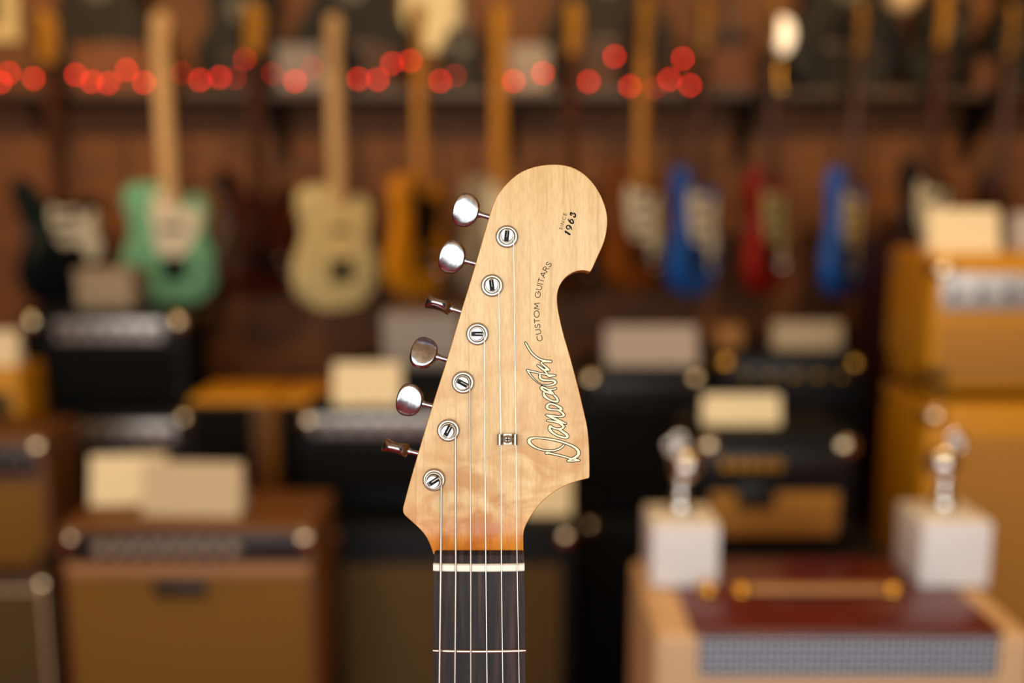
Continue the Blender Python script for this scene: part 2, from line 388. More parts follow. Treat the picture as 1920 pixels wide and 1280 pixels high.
for sgn in (1, -1):
    prof = [(-0.00262, 0.0011 * sgn)] + [(0.00285 * math.cos(a), 0.00285 * math.sin(a) * sgn) for a in (math.acos(-0.92) + (math.acos(0.92) - math.acos(-0.92)) * k / 12 for k in range(13))] + [(0.00262, 0.0011 * sgn)]
    lo_ = [bm.verts.new((x, y, 0.0033)) for x, y in prof]; md = [bm.verts.new((x, y, 0.0079)) for x, y in prof]
    hi_ = [bm.verts.new((x * 0.92, 0.0011 * sgn + (y - 0.0011 * sgn) * 0.86, 0.0083)) for x, y in prof]
    k_ = len(prof)
    for a, b in ((lo_, md), (md, hi_)):
        for i in range(k_): bm.faces.new((a[i], a[(i + 1) % k_], b[(i + 1) % k_], b[i]))
    bm.faces.new(hi_); bm.faces.new(lo_)
post_me = mesh_of(bm, 'post', 35); post_me.materials.append(m_chrome)
slot_shade_me = lathe([(0.0025, 0.0036), (0.0025, 0.0040), (0.0023, 0.0041)], 20); slot_shade_me.materials.append(m_slot)  # dark disc on the slot floor, putting the slot's shade into colour
for i in range(6):
    ku, kv, phi = KEYS[i]; kc = G(ku, kv, ZK); se = G(*SHAFT_END[i], ZK)
    ax = (se - kc).normalized()
    kb = link('tuning_key', bme, None, gt)
    ca = Vector((0, 0, 1)); side = ca.cross(ax).normalized()
    rot = Matrix((ax, side, ax.cross(side))).transposed().to_4x4()
    kb.matrix_local = Matrix.Translation(kc) @ rot @ Matrix.Rotation(R(phi), 4, 'X')
    shf = link('shaft', tube([(0.0055, 0, 0), (0.0072, 0, 0), (0.0073, 0, 0), (0.015, 0, 0)], [0.0017, 0.0016, 0.0012, 0.0012], 16), m_chrome, kb)
    pu, pv, ang = POSTS[i]; pc = G(pu, pv, 0.002)
    po = link('tuner_post', post_me, None, gt); po.location = (pc.x, pc.y, 0); po.rotation_euler = (0, 0, R(ang))
    link('slot_shade', slot_shade_me, None, po)
    link('bushing', bush_me, None, po)

# strings --------------------------------------------------------------------
m_wound = mat('wound_nickel_string', '#c4bdb0', 0.42, 1.0)
nt = m_wound.node_tree; tc = nt.nodes.new('ShaderNodeTexCoord'); wv = nt.nodes.new('ShaderNodeTexWave'); wv.bands_direction = 'Y'; wv.inputs['Scale'].default_value = 900
bp = nt.nodes.new('ShaderNodeBump'); bp.inputs['Strength'].default_value = 0.12; bp.inputs['Distance'].default_value = 0.0001
nt.links.new(tc.outputs['Object'], wv.inputs[0]); nt.links.new(wv.outputs[0], bp.inputs['Height']); nt.links.new(bp.outputs[0], nt.nodes['Principled BSDF'].inputs['Normal'])
m_plain = mat('plain_steel_string', '#f2ece0', 0.3, 1.0)
NUTX = [826.5, 854.7, 882.8, 911.0, 940.0, 969.7]; LOWX = [823.8, 853.0, 882.8, 913.2, 942.8, 973.5]
SR = [0.00060, 0.00048, 0.00038, 0.00030, 0.00025, 0.00022]
TREE_V = 824
for i in range(6):
    pu, pv, ang = POSTS[i]; r = SR[i]; pc = G(pu, pv, 0.002); m_ = m_wound if i < 3 else m_plain
    rc = 0.00245 + r
    pts = []
    a0 = R(ang)                                      # out of the slot, over the shoulder, down round the post
    pts.append((pc.x - 0.0008 * math.cos(a0), pc.y - 0.0008 * math.sin(a0), 0.0060))
    pts.append((pc.x + 0.0014 * math.cos(a0), pc.y + 0.0014 * math.sin(a0), 0.0058))
    pts.append((pc.x + 0.0030 * math.cos(a0), pc.y + 0.0030 * math.sin(a0), 0.0055))
    turns = 1.0
    tot = ((a0) % (2 * math.pi)) + 2 * math.pi * turns   # clockwise seen from the front until it leaves at angle 0
    m = 40
    for k in range(3, m + 1):
        a = a0 - tot * k / m
        pts.append((pc.x + (rc + 0.0004) * math.cos(a), pc.y + (rc + 0.0004) * math.sin(a), 0.0050 - 0.0022 * k / m))
    zN = 0.0098 - 0.0002 * abs(i - 2.5)
    nx = G(NUTX[i], 1065, zN)
    if i >= 4:
        tx = G(939.5 if i == 4 else 967.5, TREE_V, 0.0032); pts.append((tx.x, tx.y, 0.0030))
    pts.append((nx.x, nx.y, zN)); lx = G(LOWX[i], 1280, zN + 0.0004)
    dx = (lx - nx); k = (nx.y + 0.75) / -dx.y
    pts.append((lx.x, lx.y, zN + 0.0004)); pts.append((nx.x + dx.x * k, -0.75, 0.0125))
    link('string', tube(pts, r, 8), m_, gt)

# string tree ----------------------------------------------------------------
m_tree = mat('tarnished_nickel', '#b3a795', 0.22, 1.0)
c0 = G(951.5, TREE_V, 0.004); hx = 0.0047; hy = 0.00245
prof = [(-hx - 0.0002, 0.0026), (-hx, 0.0040), (-hx + 0.0008, 0.0048), (-hx + 0.0018, 0.0046), (-hx + 0.0023, 0.0030), (-0.0020, 0.0016), (0.0020, 0.0016), (hx - 0.0023, 0.0030), (hx - 0.0018, 0.0046), (hx - 0.0008, 0.0048), (hx, 0.0040), (hx + 0.0002, 0.0026)]
prof = crom(prof, 3); bm = bmesh.new(); rows = []
for y in (-hy, hy):
    rows.append(([bm.verts.new((c0.x + a, c0.y + y, b)) for a, b in prof], [bm.verts.new((c0.x + a * 0.98, c0.y + y, b - 0.0006)) for a, b in prof]))
(a1, b1), (a2, b2) = rows
for q in range(len(prof) - 1):
    bm.faces.new((a1[q], a1[q + 1], a2[q + 1], a2[q])); bm.faces.new((b1[q], b1[q + 1], b2[q + 1], b2[q]))
    bm.faces.new((a1[q], a1[q + 1], b1[q + 1], b1[q])); bm.faces.new((a2[q], a2[q + 1], b2[q + 1], b2[q]))
for e in (0, -1): bm.faces.new((a1[e], a2[e], b2[e], b1[e]))
tree = link('string_tree', mesh_of(bm, 'tree', 40), m_tree, gt)
link('screw', lathe([(0.0019, 0.0), (0.0019, 0.0016), (0.00165, 0.0023), (0.0009, 0.0027), (0.0, 0.0027)], 24, org=Vector((c0.x, c0.y, 0.0006))), m_bush, tree)
bm = bmesh.new(); zz = 0.00338
for s, t in ((1, 0), (0, 1)):
    w_, h_ = (0.00105, 0.0003) if s else (0.0003, 0.00105)
    box_bm(bm, c0.x - w_, c0.x + w_, c0.y - h_, c0.y + h_, zz - 0.0004, zz)
link('screw_slot', mesh_of(bm), m_slot, tree)

# lettering on the headstock face ---------------------------------------------
m_ink = mat('black_ink', '#120e07', 0.6, spec=0.2); m_fill = mat('cream_logo_fill', '#efe7c0', 0.5)
def ribbon(lst, pts, z=0.0, grow=0.0, k=6):
    """collect one pen stroke; pts: (u, v, halfwidth) in pixels of the photograph"""
    lst.append([(p[0], p[1], max(0.15, p[2] + grow)) for p in crom(pts, k)])
def print_mesh(strokes, z, st=0.35):
    """flat printed shape: the union of the strokes, contoured on a fine grid"""
    us = [q for s_ in strokes for q in s_]; pad = 4
    u0 = min(q[0] for q in us) - pad; v0 = min(q[1] for q in us) - pad
    nu = int((max(q[0] for q in us) + pad - u0) / st) + 1; nv = int((max(q[1] for q in us) + pad - v0) / st) + 1
    F = np.full((nv, nu), 9.0)
    for s_ in strokes:
        for (ax, ay, aw), (bx, by, bw) in zip(s_, s_[1:]):
            m = max(aw, bw) + 1.5
            i0 = max(0, int((min(ax, bx) - m - u0) / st)); i1 = min(nu, int((max(ax, bx) + m - u0) / st) + 2)
            j0 = max(0, int((min(ay, by) - m - v0) / st)); j1 = min(nv, int((max(ay, by) + m - v0) / st) + 2)
            X, Y = np.meshgrid(u0 + st * np.arange(i0, i1), v0 + st * np.arange(j0, j1))
            dx, dy = bx - ax, by - ay; t = np.clip(((X - ax) * dx + (Y - ay) * dy) / max(1e-9, dx * dx + dy * dy), 0, 1)
            F[j0:j1, i0:i1] = np.minimum(F[j0:j1, i0:i1], np.hypot(X - ax - t * dx, Y - ay - t * dy) - (aw + t * (bw - aw)))
    ins = F < 0; full = ins[:-1, :-1] & ins[:-1, 1:] & ins[1:, :-1] & ins[1:, 1:]; some = (ins[:-1, :-1] | ins[:-1, 1:] | ins[1:, :-1] | ins[1:, 1:]) & ~full
    V, Fc = [], []
    def face(pp):
        b = len(V); V.extend(tuple(G(u0 + st * a, v0 + st * c, z)) for a, c in pp); Fc.append(list(range(b, b + len(pp)))[::-1])
    for j in range(nv - 1):
        row = full[j]; i = 0
        while i < nu - 1:
            if row[i]:
                k = i
                while k < nu - 1 and row[k]: k += 1
                face([(i, j), (k, j), (k, j + 1), (i, j + 1)]); i = k
            else: i += 1
        for i in np.nonzero(some[j])[0]:
            c = [(i, j), (i + 1, j), (i + 1, j + 1), (i, j + 1)]; f = [F[b, a] for a, b in c]; pp = []
            for q in range(4):
                a, b = q, (q + 1) % 4
                if f[a] < 0: pp.append(c[a])
                if (f[a] < 0) != (f[b] < 0):
                    t = f[a] / (f[a] - f[b]); pp.append((c[a][0] + (c[b][0] - c[a][0]) * t, c[a][1] + (c[b][1] - c[a][1]) * t))
            if len(pp) > 2: face(pp)
    me = bpy.data.meshes.new('print'); me.from_pydata(V, [], Fc); return me
TL = {'A': (980, 800, 16.0), 'B': (1000, 740, 64 / 3), 'C': (980, 690, 64 / 3), 'D': (970, 635, 64 / 3), 'E': (1040, 390, 64 / 3)}
def tl(t, pts):
    ox, oy, s = TL[t]; return [(ox + a / s, oy + b / s, c / s) for a, b, c in pts]
LOGO = [
    tl('A', [(1240, 545, 18), (1160, 620, 20), (1050, 680, 20), (900, 712, 18), (750, 712, 18), (600, 695, 18), (430, 640, 20), (300, 570, 28), (215, 490, 40), (190, 425, 48), (225, 368, 40), (300, 338, 25), (420, 330, 18), (600, 340, 18), (850, 375, 22), (1050, 415, 24), (1250, 475, 24), (1430, 545, 26), (1570, 620, 30), (1660, 710, 40), (1680, 790, 42), (1650, 860, 38), (1580, 910, 32), (1480, 960, 25), (1400, 1000, 25), (1360, 1018, 18)]),
    tl('A', [(710, 785, 30), (800, 785, 24), (950, 820, 20), (1150, 865, 20), (1330, 915, 20), (1450, 950, 20), (1600, 978, 24), (1690, 1005, 22)]),
    tl('A', [(1355, 1020, 22), (1500, 1025, 18), (1690, 1008, 18)]),
    tl('A', [(1070, 60, 24), (1200, 145, 30), (1310, 225, 36), (1345, 290, 36), (1290, 322, 30), (1150, 300, 25), (1000, 240, 25), (880, 160, 32), (812, 70, 40), (812, 0, 36), (840, -20, 30), (890, 15, 22), (1000, 55, 22), (1100, 65, 25), (1190, 38, 28), (1235, -10, 28)]),
    tl('B', [(1213, 1260, 30), (1150, 1205, 45), (1060, 1130, 42), (950, 1095, 40), (820, 1065, 30), (680, 1045, 28), (560, 1030, 20)]),
    tl('B', [(560, 825, 25), (700, 890, 40), (900, 975, 42), (1050, 1055, 48), (1200, 1115, 35), (1310, 1150, 18)]),
    tl('B', [(510, 800, 18), (700, 830, 32), (900, 855, 28), (1080, 862, 28), (1195, 835, 40), (1215, 790, 42), (1150, 715, 38), (1060, 650, 32), (960, 610, 26), (830, 595, 26), (680, 580, 30), (575, 540, 44), (548, 465, 52), (595, 390, 42), (700, 355, 30), (830, 385, 30), (960, 440, 36), (1080, 515, 46), (1140, 580, 25), (1060, 605, 28), (960, 600, 22)]),
    tl('B', [(420, -60, 45), (435, 20, 48), (520, 110, 45), (640, 190, 35), (780, 245, 30), (900, 265, 38), (975, 245, 38), (955, 160, 40), (890, 70, 34), (820, 5, 26)]),
    tl('C', [(1200, 1015, 42), (1110, 930, 46), (1020, 860, 32), (890, 790, 32), (770, 755, 28), (748, 795, 42), (800, 862, 42), (900, 928, 38), (1020, 972, 40), (1150, 1010, 46)]),
    tl('C', [(1040, 850, 28), (1150, 852, 24), (1260, 838, 22), (1325, 808, 26)]),
    tl('C', [(685, 270, 36), (690, 370, 42), (750, 440, 38), (880, 475, 32), (1030, 480, 32), (1180, 482, 35), (1285, 530, 46), (1305, 580, 46), (1220, 648, 32), (1080, 680, 24), (930, 682, 14), (800, 670, 7)]),
    tl('C', [(1310, 290, 14), (1200, 290, 38), (1065, 305, 52), (985, 255, 34), (900, 240, 24), (700, 205, 22), (480, 150, 22), (320, 118, 22), (195, 88, 32)]),
    tl('C', [(185, 90, 26), (260, 190, 26), (330, 300, 20), (420, 400, 16), (520, 500, 7), (650, 600, 5), (750, 660, 4)]),
    tl('C', [(1000, 270, 34), (930, 160, 30), (860, 80, 30), (790, 10, 30)]),
    tl('D', [(1060, 1250, 34), (960, 1170, 32), (880, 1110, 30), (812, 1062, 22)]),
    tl('D', [(1080, 1240, 30), (1200, 1235, 42), (1275, 1250, 20), (1180, 1170, 38), (1070, 1080, 30), (975, 1000, 26), (948, 950, 20), (1010, 925, 22), (1150, 902, 36), (1250, 905, 38), (1340, 905, 36)]),
    tl('D', [(1150, 895, 36), (1000, 850, 30), (850, 790, 30), (720, 700, 30), (600, 590, 30), (500, 460, 28), (410, 310, 28), (340, 180, 22), (322, 152, 18)]),
]
bm = []
for s in LOGO: ribbon(bm, s, 0, 1.45)
lg = link('logo_outline', print_mesh(bm, 0.00010), m_ink, gt); tag(lg, label='black outlined script lettering along the headstock edge')
bm = []
for s in LOGO: ribbon(bm, s, 0, 0.05)
link('logo_fill', print_mesh(bm, 0.00018), m_fill, lg)
bm = []
for s in ([(430, 905, 18), (432, 945, 34), (445, 990, 20)], [(440, 935, 32), (510, 988, 40), (600, 1055, 40)],
          [(600, 745, 24), (560, 695, 26), (500, 700, 26), (470, 760, 28), (500, 825, 26), (560, 838, 24), (592, 800, 18)], [(545, 690, 26), (615, 728, 36), (660, 795, 30), (680, 870, 12)],
          [(548, 440, 20), (575, 495, 32), (625, 560, 36), (685, 610, 32), (735, 600, 32), (748, 545, 30), (715, 475, 30), (665, 455, 26), (632, 485, 18), (622, 530, 22)],
          [(675, 290, 20), (640, 262, 30), (638, 205, 32), (675, 180, 28), (705, 228, 24), (735, 240, 20), (775, 205, 26), (822, 255, 30), (828, 320, 32), (790, 365, 26), (752, 330, 20)]):
    ribbon(bm, tl('E', s))
link('year_lettering', print_mesh(bm, 0.00010, 0.2), m_ink, gt)['label'] = 'bold black numerals 1963'
# thin capitals: strokes on a unit cap height, x to the right, y up
arc = lambda cx, cy, rx, ry, a, b, n=10: [(cx + rx * math.cos(R(a + (b - a) * k / n)), cy + ry * math.sin(R(a + (b - a) * k / n))) for k in range(n + 1)]
SCAP = [(0.52, 0.82), (0.44, 0.97), (0.28, 1.0), (0.12, 0.92), (0.08, 0.75), (0.18, 0.6), (0.36, 0.5), (0.52, 0.38), (0.56, 0.2), (0.46, 0.05), (0.28, 0.0), (0.1, 0.05), (0.02, 0.2)]
GLY = {'C': (0.85, [arc(0.5, 0.5, 0.48, 0.5, 48, 312, 14)]), 'U': (0.7, [[(0.03, 1), (0.03, 0.35)] + arc(0.35, 0.33, 0.32, 0.33, 180, 360, 8) + [(0.67, 1)]]),
       'S': (0.58, [SCAP]), 'T': (0.6, [[(0, 1), (0.6, 1)], [(0.3, 1), (0.3, 0)]]), 'O': (1.0, [arc(0.5, 0.5, 0.5, 0.5, 0, 360, 18)]),
       'M': (0.95, [[(0, 0), (0.15, 1), (0.475, 0.25), (0.8, 1), (0.95, 0)]]), 'G': (0.98, [arc(0.5, 0.5, 0.48, 0.5, 45, 360, 16) + [(0.6, 0.5)]]),
       'I': (0.06, [[(0.03, 0), (0.03, 1)]]), 'A': (0.85, [[(0, 0), (0.42, 1), (0.85, 0)], [(0.15, 0.35), (0.7, 0.35)]]),
       'R': (0.58, [[(0, 0), (0, 1), (0.3, 1)] + arc(0.3, 0.75, 0.24, 0.25, 90, -90, 8) + [(0, 0.5)], [(0.25, 0.5), (0.58, 0)]]),
       'N': (0.75, [[(0, 0), (0, 1), (0.75, 0), (0.75, 1)]]), 'E': (0.5, [[(0.5, 1), (0, 1), (0, 0), (0.5, 0)], [(0, 0.52), (0.45, 0.52)]]), ' ': (0.35, [])}
def lettering(name, text, path, cap, hw, gap, label):
    """letters set along a pixel path (their baseline's centre line)"""
    pp = [Vector(p) for p in crom(path, 12)]; L = [0]
    for a, b in zip(pp, pp[1:]): L.append(L[-1] + (b - a).length)
    tot = sum(GLY[c][0] for c in text) + gap * (len(text) - 1); s = L[-1] / tot
    def at(d):
        for i in range(len(L) - 1):
            if L[i + 1] >= d or i == len(L) - 2:
                t = (d - L[i]) / (L[i + 1] - L[i]); dr = (pp[i + 1] - pp[i]).normalized(); return pp[i] + (pp[i + 1] - pp[i]) * t, dr
    bm = []; d = 0
    for c in text:
        wd, strokes = GLY[c]; p, dr = at((d + wd / 2) * s); up = Vector((dr.y, -dr.x))
        for st in strokes:
            q = [p + dr * ((x - wd / 2) * s) + up * ((y - 0.5) * cap) for x, y in st]
            ribbon(bm, [(a.x, a.y, hw) for a in q], k=1)
        d += wd + gap
    link(name, print_mesh(bm, 0.00010, 0.2), m_ink, gt)['label'] = label
f4 = lambda L: [(960 + a / 4.267, 370 + b / 4.267) for a, b in L]
lettering('maker_lettering', 'CUSTOM GUITARS', f4([(226, 1148), (208, 1060), (199, 960), (198, 880), (205, 790), (217, 720), (237, 650), (262, 590), (302, 522)]), 9.6, 0.64, 0.22, 'thin black capitals CUSTOM GUITARS')
fe = lambda L: [(1040 + a / 21.333, 390 + b / 21.333) for a, b in L]
lettering('since_lettering', 'SINCE', fe([(232, 862), (275, 735), (325, 565), (372, 410), (430, 205)]), 5.8, 0.40, 0.42, 'small thin capitals SINCE')

# ------------------------------------------------------------------ bodies (held guitar and the hanging ones)
TELE = [(0, 0), (-70, 4), (-120, 25), (-152, 70), (-160, 120), (-150, 170), (-128, 212), (-118, 245), (-122, 285), (-136, 330), (-136, 368), (-115, 393), (-75, 400), (-40, 392), (-28, 388), (28, 386), (30, 345), (40, 322), (60, 322), (84, 350), (108, 363), (128, 350), (136, 315), (126, 270), (118, 240), (130, 205), (152, 165), (160, 115), (150, 65), (118, 22), (70, 4)]
STRAT = [(0, 0), (-75, 5), (-125, 30), (-155, 80), (-158, 130), (-140, 180), (-120, 220), (-115, 255), (-128, 300), (-145, 345), (-150, 385), (-138, 410), (-115, 412), (-92, 390), (-70, 355), (-45, 337), (-28, 335), (28, 335), (32, 302), (50, 290), (75, 305), (98, 335), (118, 350), (132, 340), (135, 305), (122, 260), (116, 230), (128, 195), (152, 150), (158, 100), (145, 50), (110, 15), (65, 3)]
PG_S = [(-95, 348), (-60, 322), (-28, 322), (28, 322), (34, 292), (60, 282), (92, 318), (108, 305), (103, 250), (100, 215), (118, 180), (122, 145), (95, 108), (60, 100), (40, 150), (10, 170), (-50, 172), (-80, 198), (-98, 250), (-108, 300)]
PG_T = [(-62, 345), (-50, 368), (-28, 374), (28, 374), (34, 320), (62, 310), (90, 330), (108, 300), (98, 245), (80, 215), (40, 165), (-30, 165), (-58, 195), (-62, 250), (-68, 300)]
mm = lambda L, s=1.0: [(a * s / 1000, b * s / 1000) for a, b in L]
OUT = {'T': crom(mm(TELE), 3, True), 'S': crom(mm(STRAT), 3, True)}
PGO = {'T': crom(mm(PG_T), 2, True), 'S': crom(mm(PG_S), 2, True)}
BODY_ME = {k: prism(v, -0.022, 0.022, 0.006, 3) for k, v in OUT.items()}
PG_ME = {k: prism(v, -0.0245, -0.0222) for k, v in PGO.items()}
neck_me = box(-0.024, 0.024, -0.026, -0.004, 0.33, 0.768, 0.004)
HEAD = [(-24, 0), (24, 0), (24, 18), (34, 28), (42, 48), (40, 90), (44, 120), (34, 150), (14, 162), (-10, 150), (-22, 110), (-27, 50)]
HEAD_T = [(-24, 0), (24, 0), (22, 20), (22, 50), (26, 100), (38, 128), (34, 150), (14, 160), (-10, 152), (-22, 130), (-28, 90), (-30, 30)]
HEAD_ME = {'S': prism(crom(mm(HEAD), 3, True), -0.018, -0.004, 0.002, 2), 'T': prism(crom(mm(HEAD_T), 3, True), -0.018, -0.004, 0.002, 2)}
pick_me = box(-0.042, 0.042, -0.029, -0.0245, -0.009, 0.009, 0.004)
bridge_me = box(-0.042, 0.042, -0.032, -0.0222, -0.03, 0.03, 0.003)
knob_me = lathe([(0.009, 0), (0.009, 0.012), (0.007, 0.014)], 14, (0, -1, 0))
plug_me = lathe([(0.004, 0), (0.004, 0.006), (0.009, 0.008), (0.009, 0.018), (0.004, 0.02)], 10, (-1, 0, 0))
def share(me, m):
    c = me.copy(); c.materials.clear(); c.materials.append(m); return c
_cache = {}
def sh_me(key, me, m):
    k = (key, m.name)
    if k not in _cache: _cache[k] = share(me, m)
    return _cache[k]
def body_parts(parent, typ, bm_, pm, place=None, metal='chrome', knobs=((70, 120), (92, 75))):
    b = link('body', sh_me('body' + typ, BODY_ME[typ], bm_), None, parent)
    if place is not None: b.matrix_local = place
    if pm is not None: link('pickguard', sh_me('pg' + typ, PG_ME[typ], pm), None, b)
    zs_ = (190, 240, 288) if typ == 'S' else (255, 150)
    for z in zs_:
        p = link('pickup', sh_me('pick', pick_me, M['pickup']), None, b); p.location = (0, 0, z / 1000)
    q = link('bridge', sh_me('bridge', bridge_me, M['iron']), None, b); q.location = (0, 0, 0.12)
    for x, z in knobs:
        q = link('control_knob', sh_me('knob', knob_me, M[metal]), None, b); q.location = (x / 1000, -0.022, z / 1000)
    return b
m_burst = mat('sunburst_lacquer', '#8a3a0e', 0.2, col2='#3a1006', scale=3, coat=0.4)
body_parts(gt, 'S', m_burst, M['pg_tort'], Matrix.Translation((0, -0.905, -0.010)) @ Matrix.Rotation(R(-90), 4, 'X'))

YG = 3.05
def hung(u, vb, typ, body, pg, neck, label, rot=30, metal='chrome', s=0.94, lean=0.0, pgs=None):
    base = W(u, vb, YG)
    o = empty('electric_guitar', base, label, 'guitar', 'electric guitars hanging on the back wall', rot=(0, R(lean), R(rot)))
    o.scale = (s, s, s)
    bb = body_parts(o, typ, body, pg, metal=metal)
    if pgs:
        for c in bb.children:
            if c.name.startswith('pickguard'): c.scale = (pgs, 1, pgs); c.location = (0.03, 0, 0.27 * (1 - pgs))
    nk = link('neck', sh_me('neck', neck_me, neck), None, o)
    hdm = link('headstock', sh_me('head' + typ, HEAD_ME[typ], M['maple_neck'] if neck.name == 'maple_neck' else (HEADMAT or neck)), None, o); hdm.location = (0, 0, 0.768)
    for k in range(6):
        t = link('tuning_peg', sh_me('peg', plug_me, M['iron']), None, hdm); t.location = (-0.022, -0.011, 0.02 + k * 0.021)
    # hanger: yoke under the headstock on an upright fixed to the shelf edge
    zn = base.z + 0.768 * s; p = Matrix.Rotation(R(rot), 3, 'Z') @ Matrix.Rotation(R(lean), 3, 'Y') @ Vector((0, 0, 0.768 * s))
    hx_, hy_ = base.x + p.x, base.y + p.y; hz = base.z + p.z
    h = empty('guitar_hanger', (hx_, hy_, hz), 'black iron hanger holding the neck of ' + label.split(' hanging')[0].split(' with')[0], 'hanger', 'hangers along the shelf edge')
    bm = bmesh.new(); ca, sa = math.cos(R(rot)), math.sin(R(rot))
    rt = lambda x, y, z: (x * ca - y * sa, x * sa + y * ca, z)
    tube_bm(bm, [rt(-0.032, -0.03, -0.004), rt(-0.032, 0.006, -0.006), rt(0.032, 0.006, -0.006), rt(0.032, -0.03, -0.004)], 0.005, 6)
    tube_bm(bm, [rt(0, 0.006, -0.008), (0, 3.070 - hy_, -0.012), (0, 3.070 - hy_, zs - hz - 0.02), (0, 3.094 - hy_, zs - hz - 0.02)], 0.005, 6)
    link('yoke', mesh_of(bm, 'yoke', 40), M['iron'], h)
    link('mount_plate', box(-0.025, 0.025, 3.092 - hy_, 3.0985 - hy_, zs - hz - 0.027, zs - hz - 0.003), M['iron'], h)
    return o
paint = lambda n, a, b=None: mat(n, a, 0.22, col2=b, scale=4, coat=0.4)
HEADMAT = mat('gold_maple_head', '#b8822e', 0.35, coat=0.2)  # golden maple for headstocks on the amber and rosewood necks
hung(130, 572, 'S', paint('navy_black_lacquer', '#0a1018'), M['pg_white'], M['rosewood_neck'], 'black double-cutaway electric guitar with white pickguard, leftmost hanging on the wall', rot=60, lean=-2, pgs=0.78)
hung(322, 573, 'T', paint('surf_green_lacquer', '#7fc09a', '#74b78f'), M['pg_white'], M['maple_neck'], 'surf green single-cutaway electric guitar with white pickguard hanging on the wall', rot=48)
hung(488, 556, 'S', paint('dark_cherry_lacquer', '#3a100c', '#1c0806'), M['pg_tort'], M['rosewood_neck'], 'dark cherry electric guitar hanging between the green and the cream guitar', rot=50)
hung(632, 577, 'T', paint('cream_lacquer', '#dccb94', '#d2c088'), M['pg_cream'], M['maple_neck'], 'cream single-cutaway electric guitar with maple neck hanging on the wall', rot=50)
hung(785, 556, 'T', paint('butterscotch_lacquer', '#d08a16', '#b8740e'), M['pg_black'], M['amber_neck'], 'butterscotch electric guitar with black pickguard hanging right of the cream one', rot=64)
hung(930, 560, 'T', paint('grey_lacquer', '#8a7c68'), M['pg_white'], M['amber_neck'], 'electric guitar hanging mostly hidden behind the tip of the big headstock', rot=45)
hung(1062, 556, 'S', paint('brown_lacquer', '#3c2210'), M['pg_tort'], M['rosewood_neck'], 'dark electric guitar hanging behind the round end of the big headstock', rot=48)
hung(1190, 545, 'S', paint('amber_burst_lacquer', '#8a4a10', '#3a1a08'), M['pg_white'], M['amber_neck'], 'sunburst electric guitar with white pickguard hanging just right of the big headstock', rot=54)
hung(1300, 552, 'S', paint('blue_lacquer', '#1a56a8', '#12448c'), M['pg_white'], M['rosewood_neck'], 'blue electric guitar with cream pickguard hanging beside the sunburst one', rot=56)
hung(1436, 548, 'S', paint('red_lacquer', '#8a1712', '#6e100c'), M['pg_mint'], M['rosewood_neck'], 'red electric guitar with pale green pickguard hanging on the wall', rot=58, lean=-5)
hung(1575, 555, 'S', paint('royal_blue_lacquer', '#1560c0', '#0f4ca0'), M['pg_cream'], M['rosewood_neck'], 'bright blue electric guitar hanging left of the amber amplifier', rot=56, lean=1.5)
hung(1722, 540, 'S', paint('charcoal_lacquer', '#12161c'), M['pg_white'], M['rosewood_neck'], 'black electric guitar with big white pickguard hanging behind the amber amplifier', rot=42, lean=1.5)
hung(1850, 560, 'S', paint('dark_walnut_lacquer', '#2a150c'), M['pg_tort'], M['rosewood_neck'], 'dark walnut electric guitar, rightmost hanging on the wall', rot=50)

# ------------------------------------------------------------------ on the shelf
ACO = [(0, 0), (-80, 6), (-150, 40), (-186, 105), (-188, 165), (-160, 225), (-130, 268), (-122, 300), (-132, 350), (-142, 400), (-128, 450), (-80, 484), (0, 492), (80, 484), (128, 450), (142, 400), (132, 350), (122, 300), (130, 268), (160, 225), (188, 165), (186, 105), (150, 40), (80, 6)]
aco_me = prism(crom(mm(ACO), 3, True), -0.05, 0.05, 0.004, 2)
hole_o = [(0.05 * math.cos(2 * math.pi * k / 24), 0.05 * math.sin(2 * math.pi * k / 24) + 0.33) for k in range(24)]
ahole_me = prism(hole_o, -0.0515, -0.0502); aneck_me = box(-0.027, 0.027, -0.062, -0.04, 0.40, 0.86, 0.004); abr_me = box(-0.08, 0.08, -0.06, -0.0502, 0.13, 0.155, 0.004)
m_ablack = mat('black_acoustic_lacquer', '#0f0c09', 0.6, spec=0.25); m_abrown = mat('dark_walnut_acoustic', '#1c110a', 0.6, spec=0.25)
for u, s, m_, lab in [(185, 1.0, m_abrown, 'dark acoustic guitar standing on the shelf above the leftmost hanging guitar'), (450, 0.78, m_ablack, 'small black acoustic guitar on the shelf right of the green guitar neck'),
                      (660, 1.0, m_ablack, 'black acoustic guitar on the shelf behind the cream guitar headstock'), (868, 0.42, m_ablack, 'little black ukulele on the shelf right of the pale framed sign'),
                      (1140, 1.08, m_abrown, 'wide dark acoustic guitar on the shelf behind two gold headstocks'), (1374, 0.40, m_ablack, 'little black ukulele on the shelf left of the lit globe lamp'),
                      (1590, 1.0, m_ablack, 'black acoustic guitar on the shelf right of the lit globe lamp'), (1778, 0.62, m_ablack, 'small black acoustic guitar on the shelf near the right end'), (1975, 1.05, m_ablack, 'black acoustic guitar cut off at the right edge of the shelf')]:
    p = W(u, 100, 3.24); o = empty('acoustic_guitar', (p.x, 3.27, zs), lab, 'ukulele' if s < 0.5 else 'guitar', 'dark instruments standing on the shelf', rot=(R(-3), 0, 0)); o.scale = (s, s, s)
    o.location.y = 3.24 + 0.05
    link('body', sh_me('aco', aco_me, m_), None, o); link('neck', sh_me('aneck', aneck_me, M['rosewood_neck']), None, o)
    link('soundhole', sh_me('ahole', ahole_me, M['pickup']), None, o); link('bridge', sh_me('abr', abr_me, M['rosewood_neck']), None, o)
    if s < 0.5: o.name = 'ukulele'

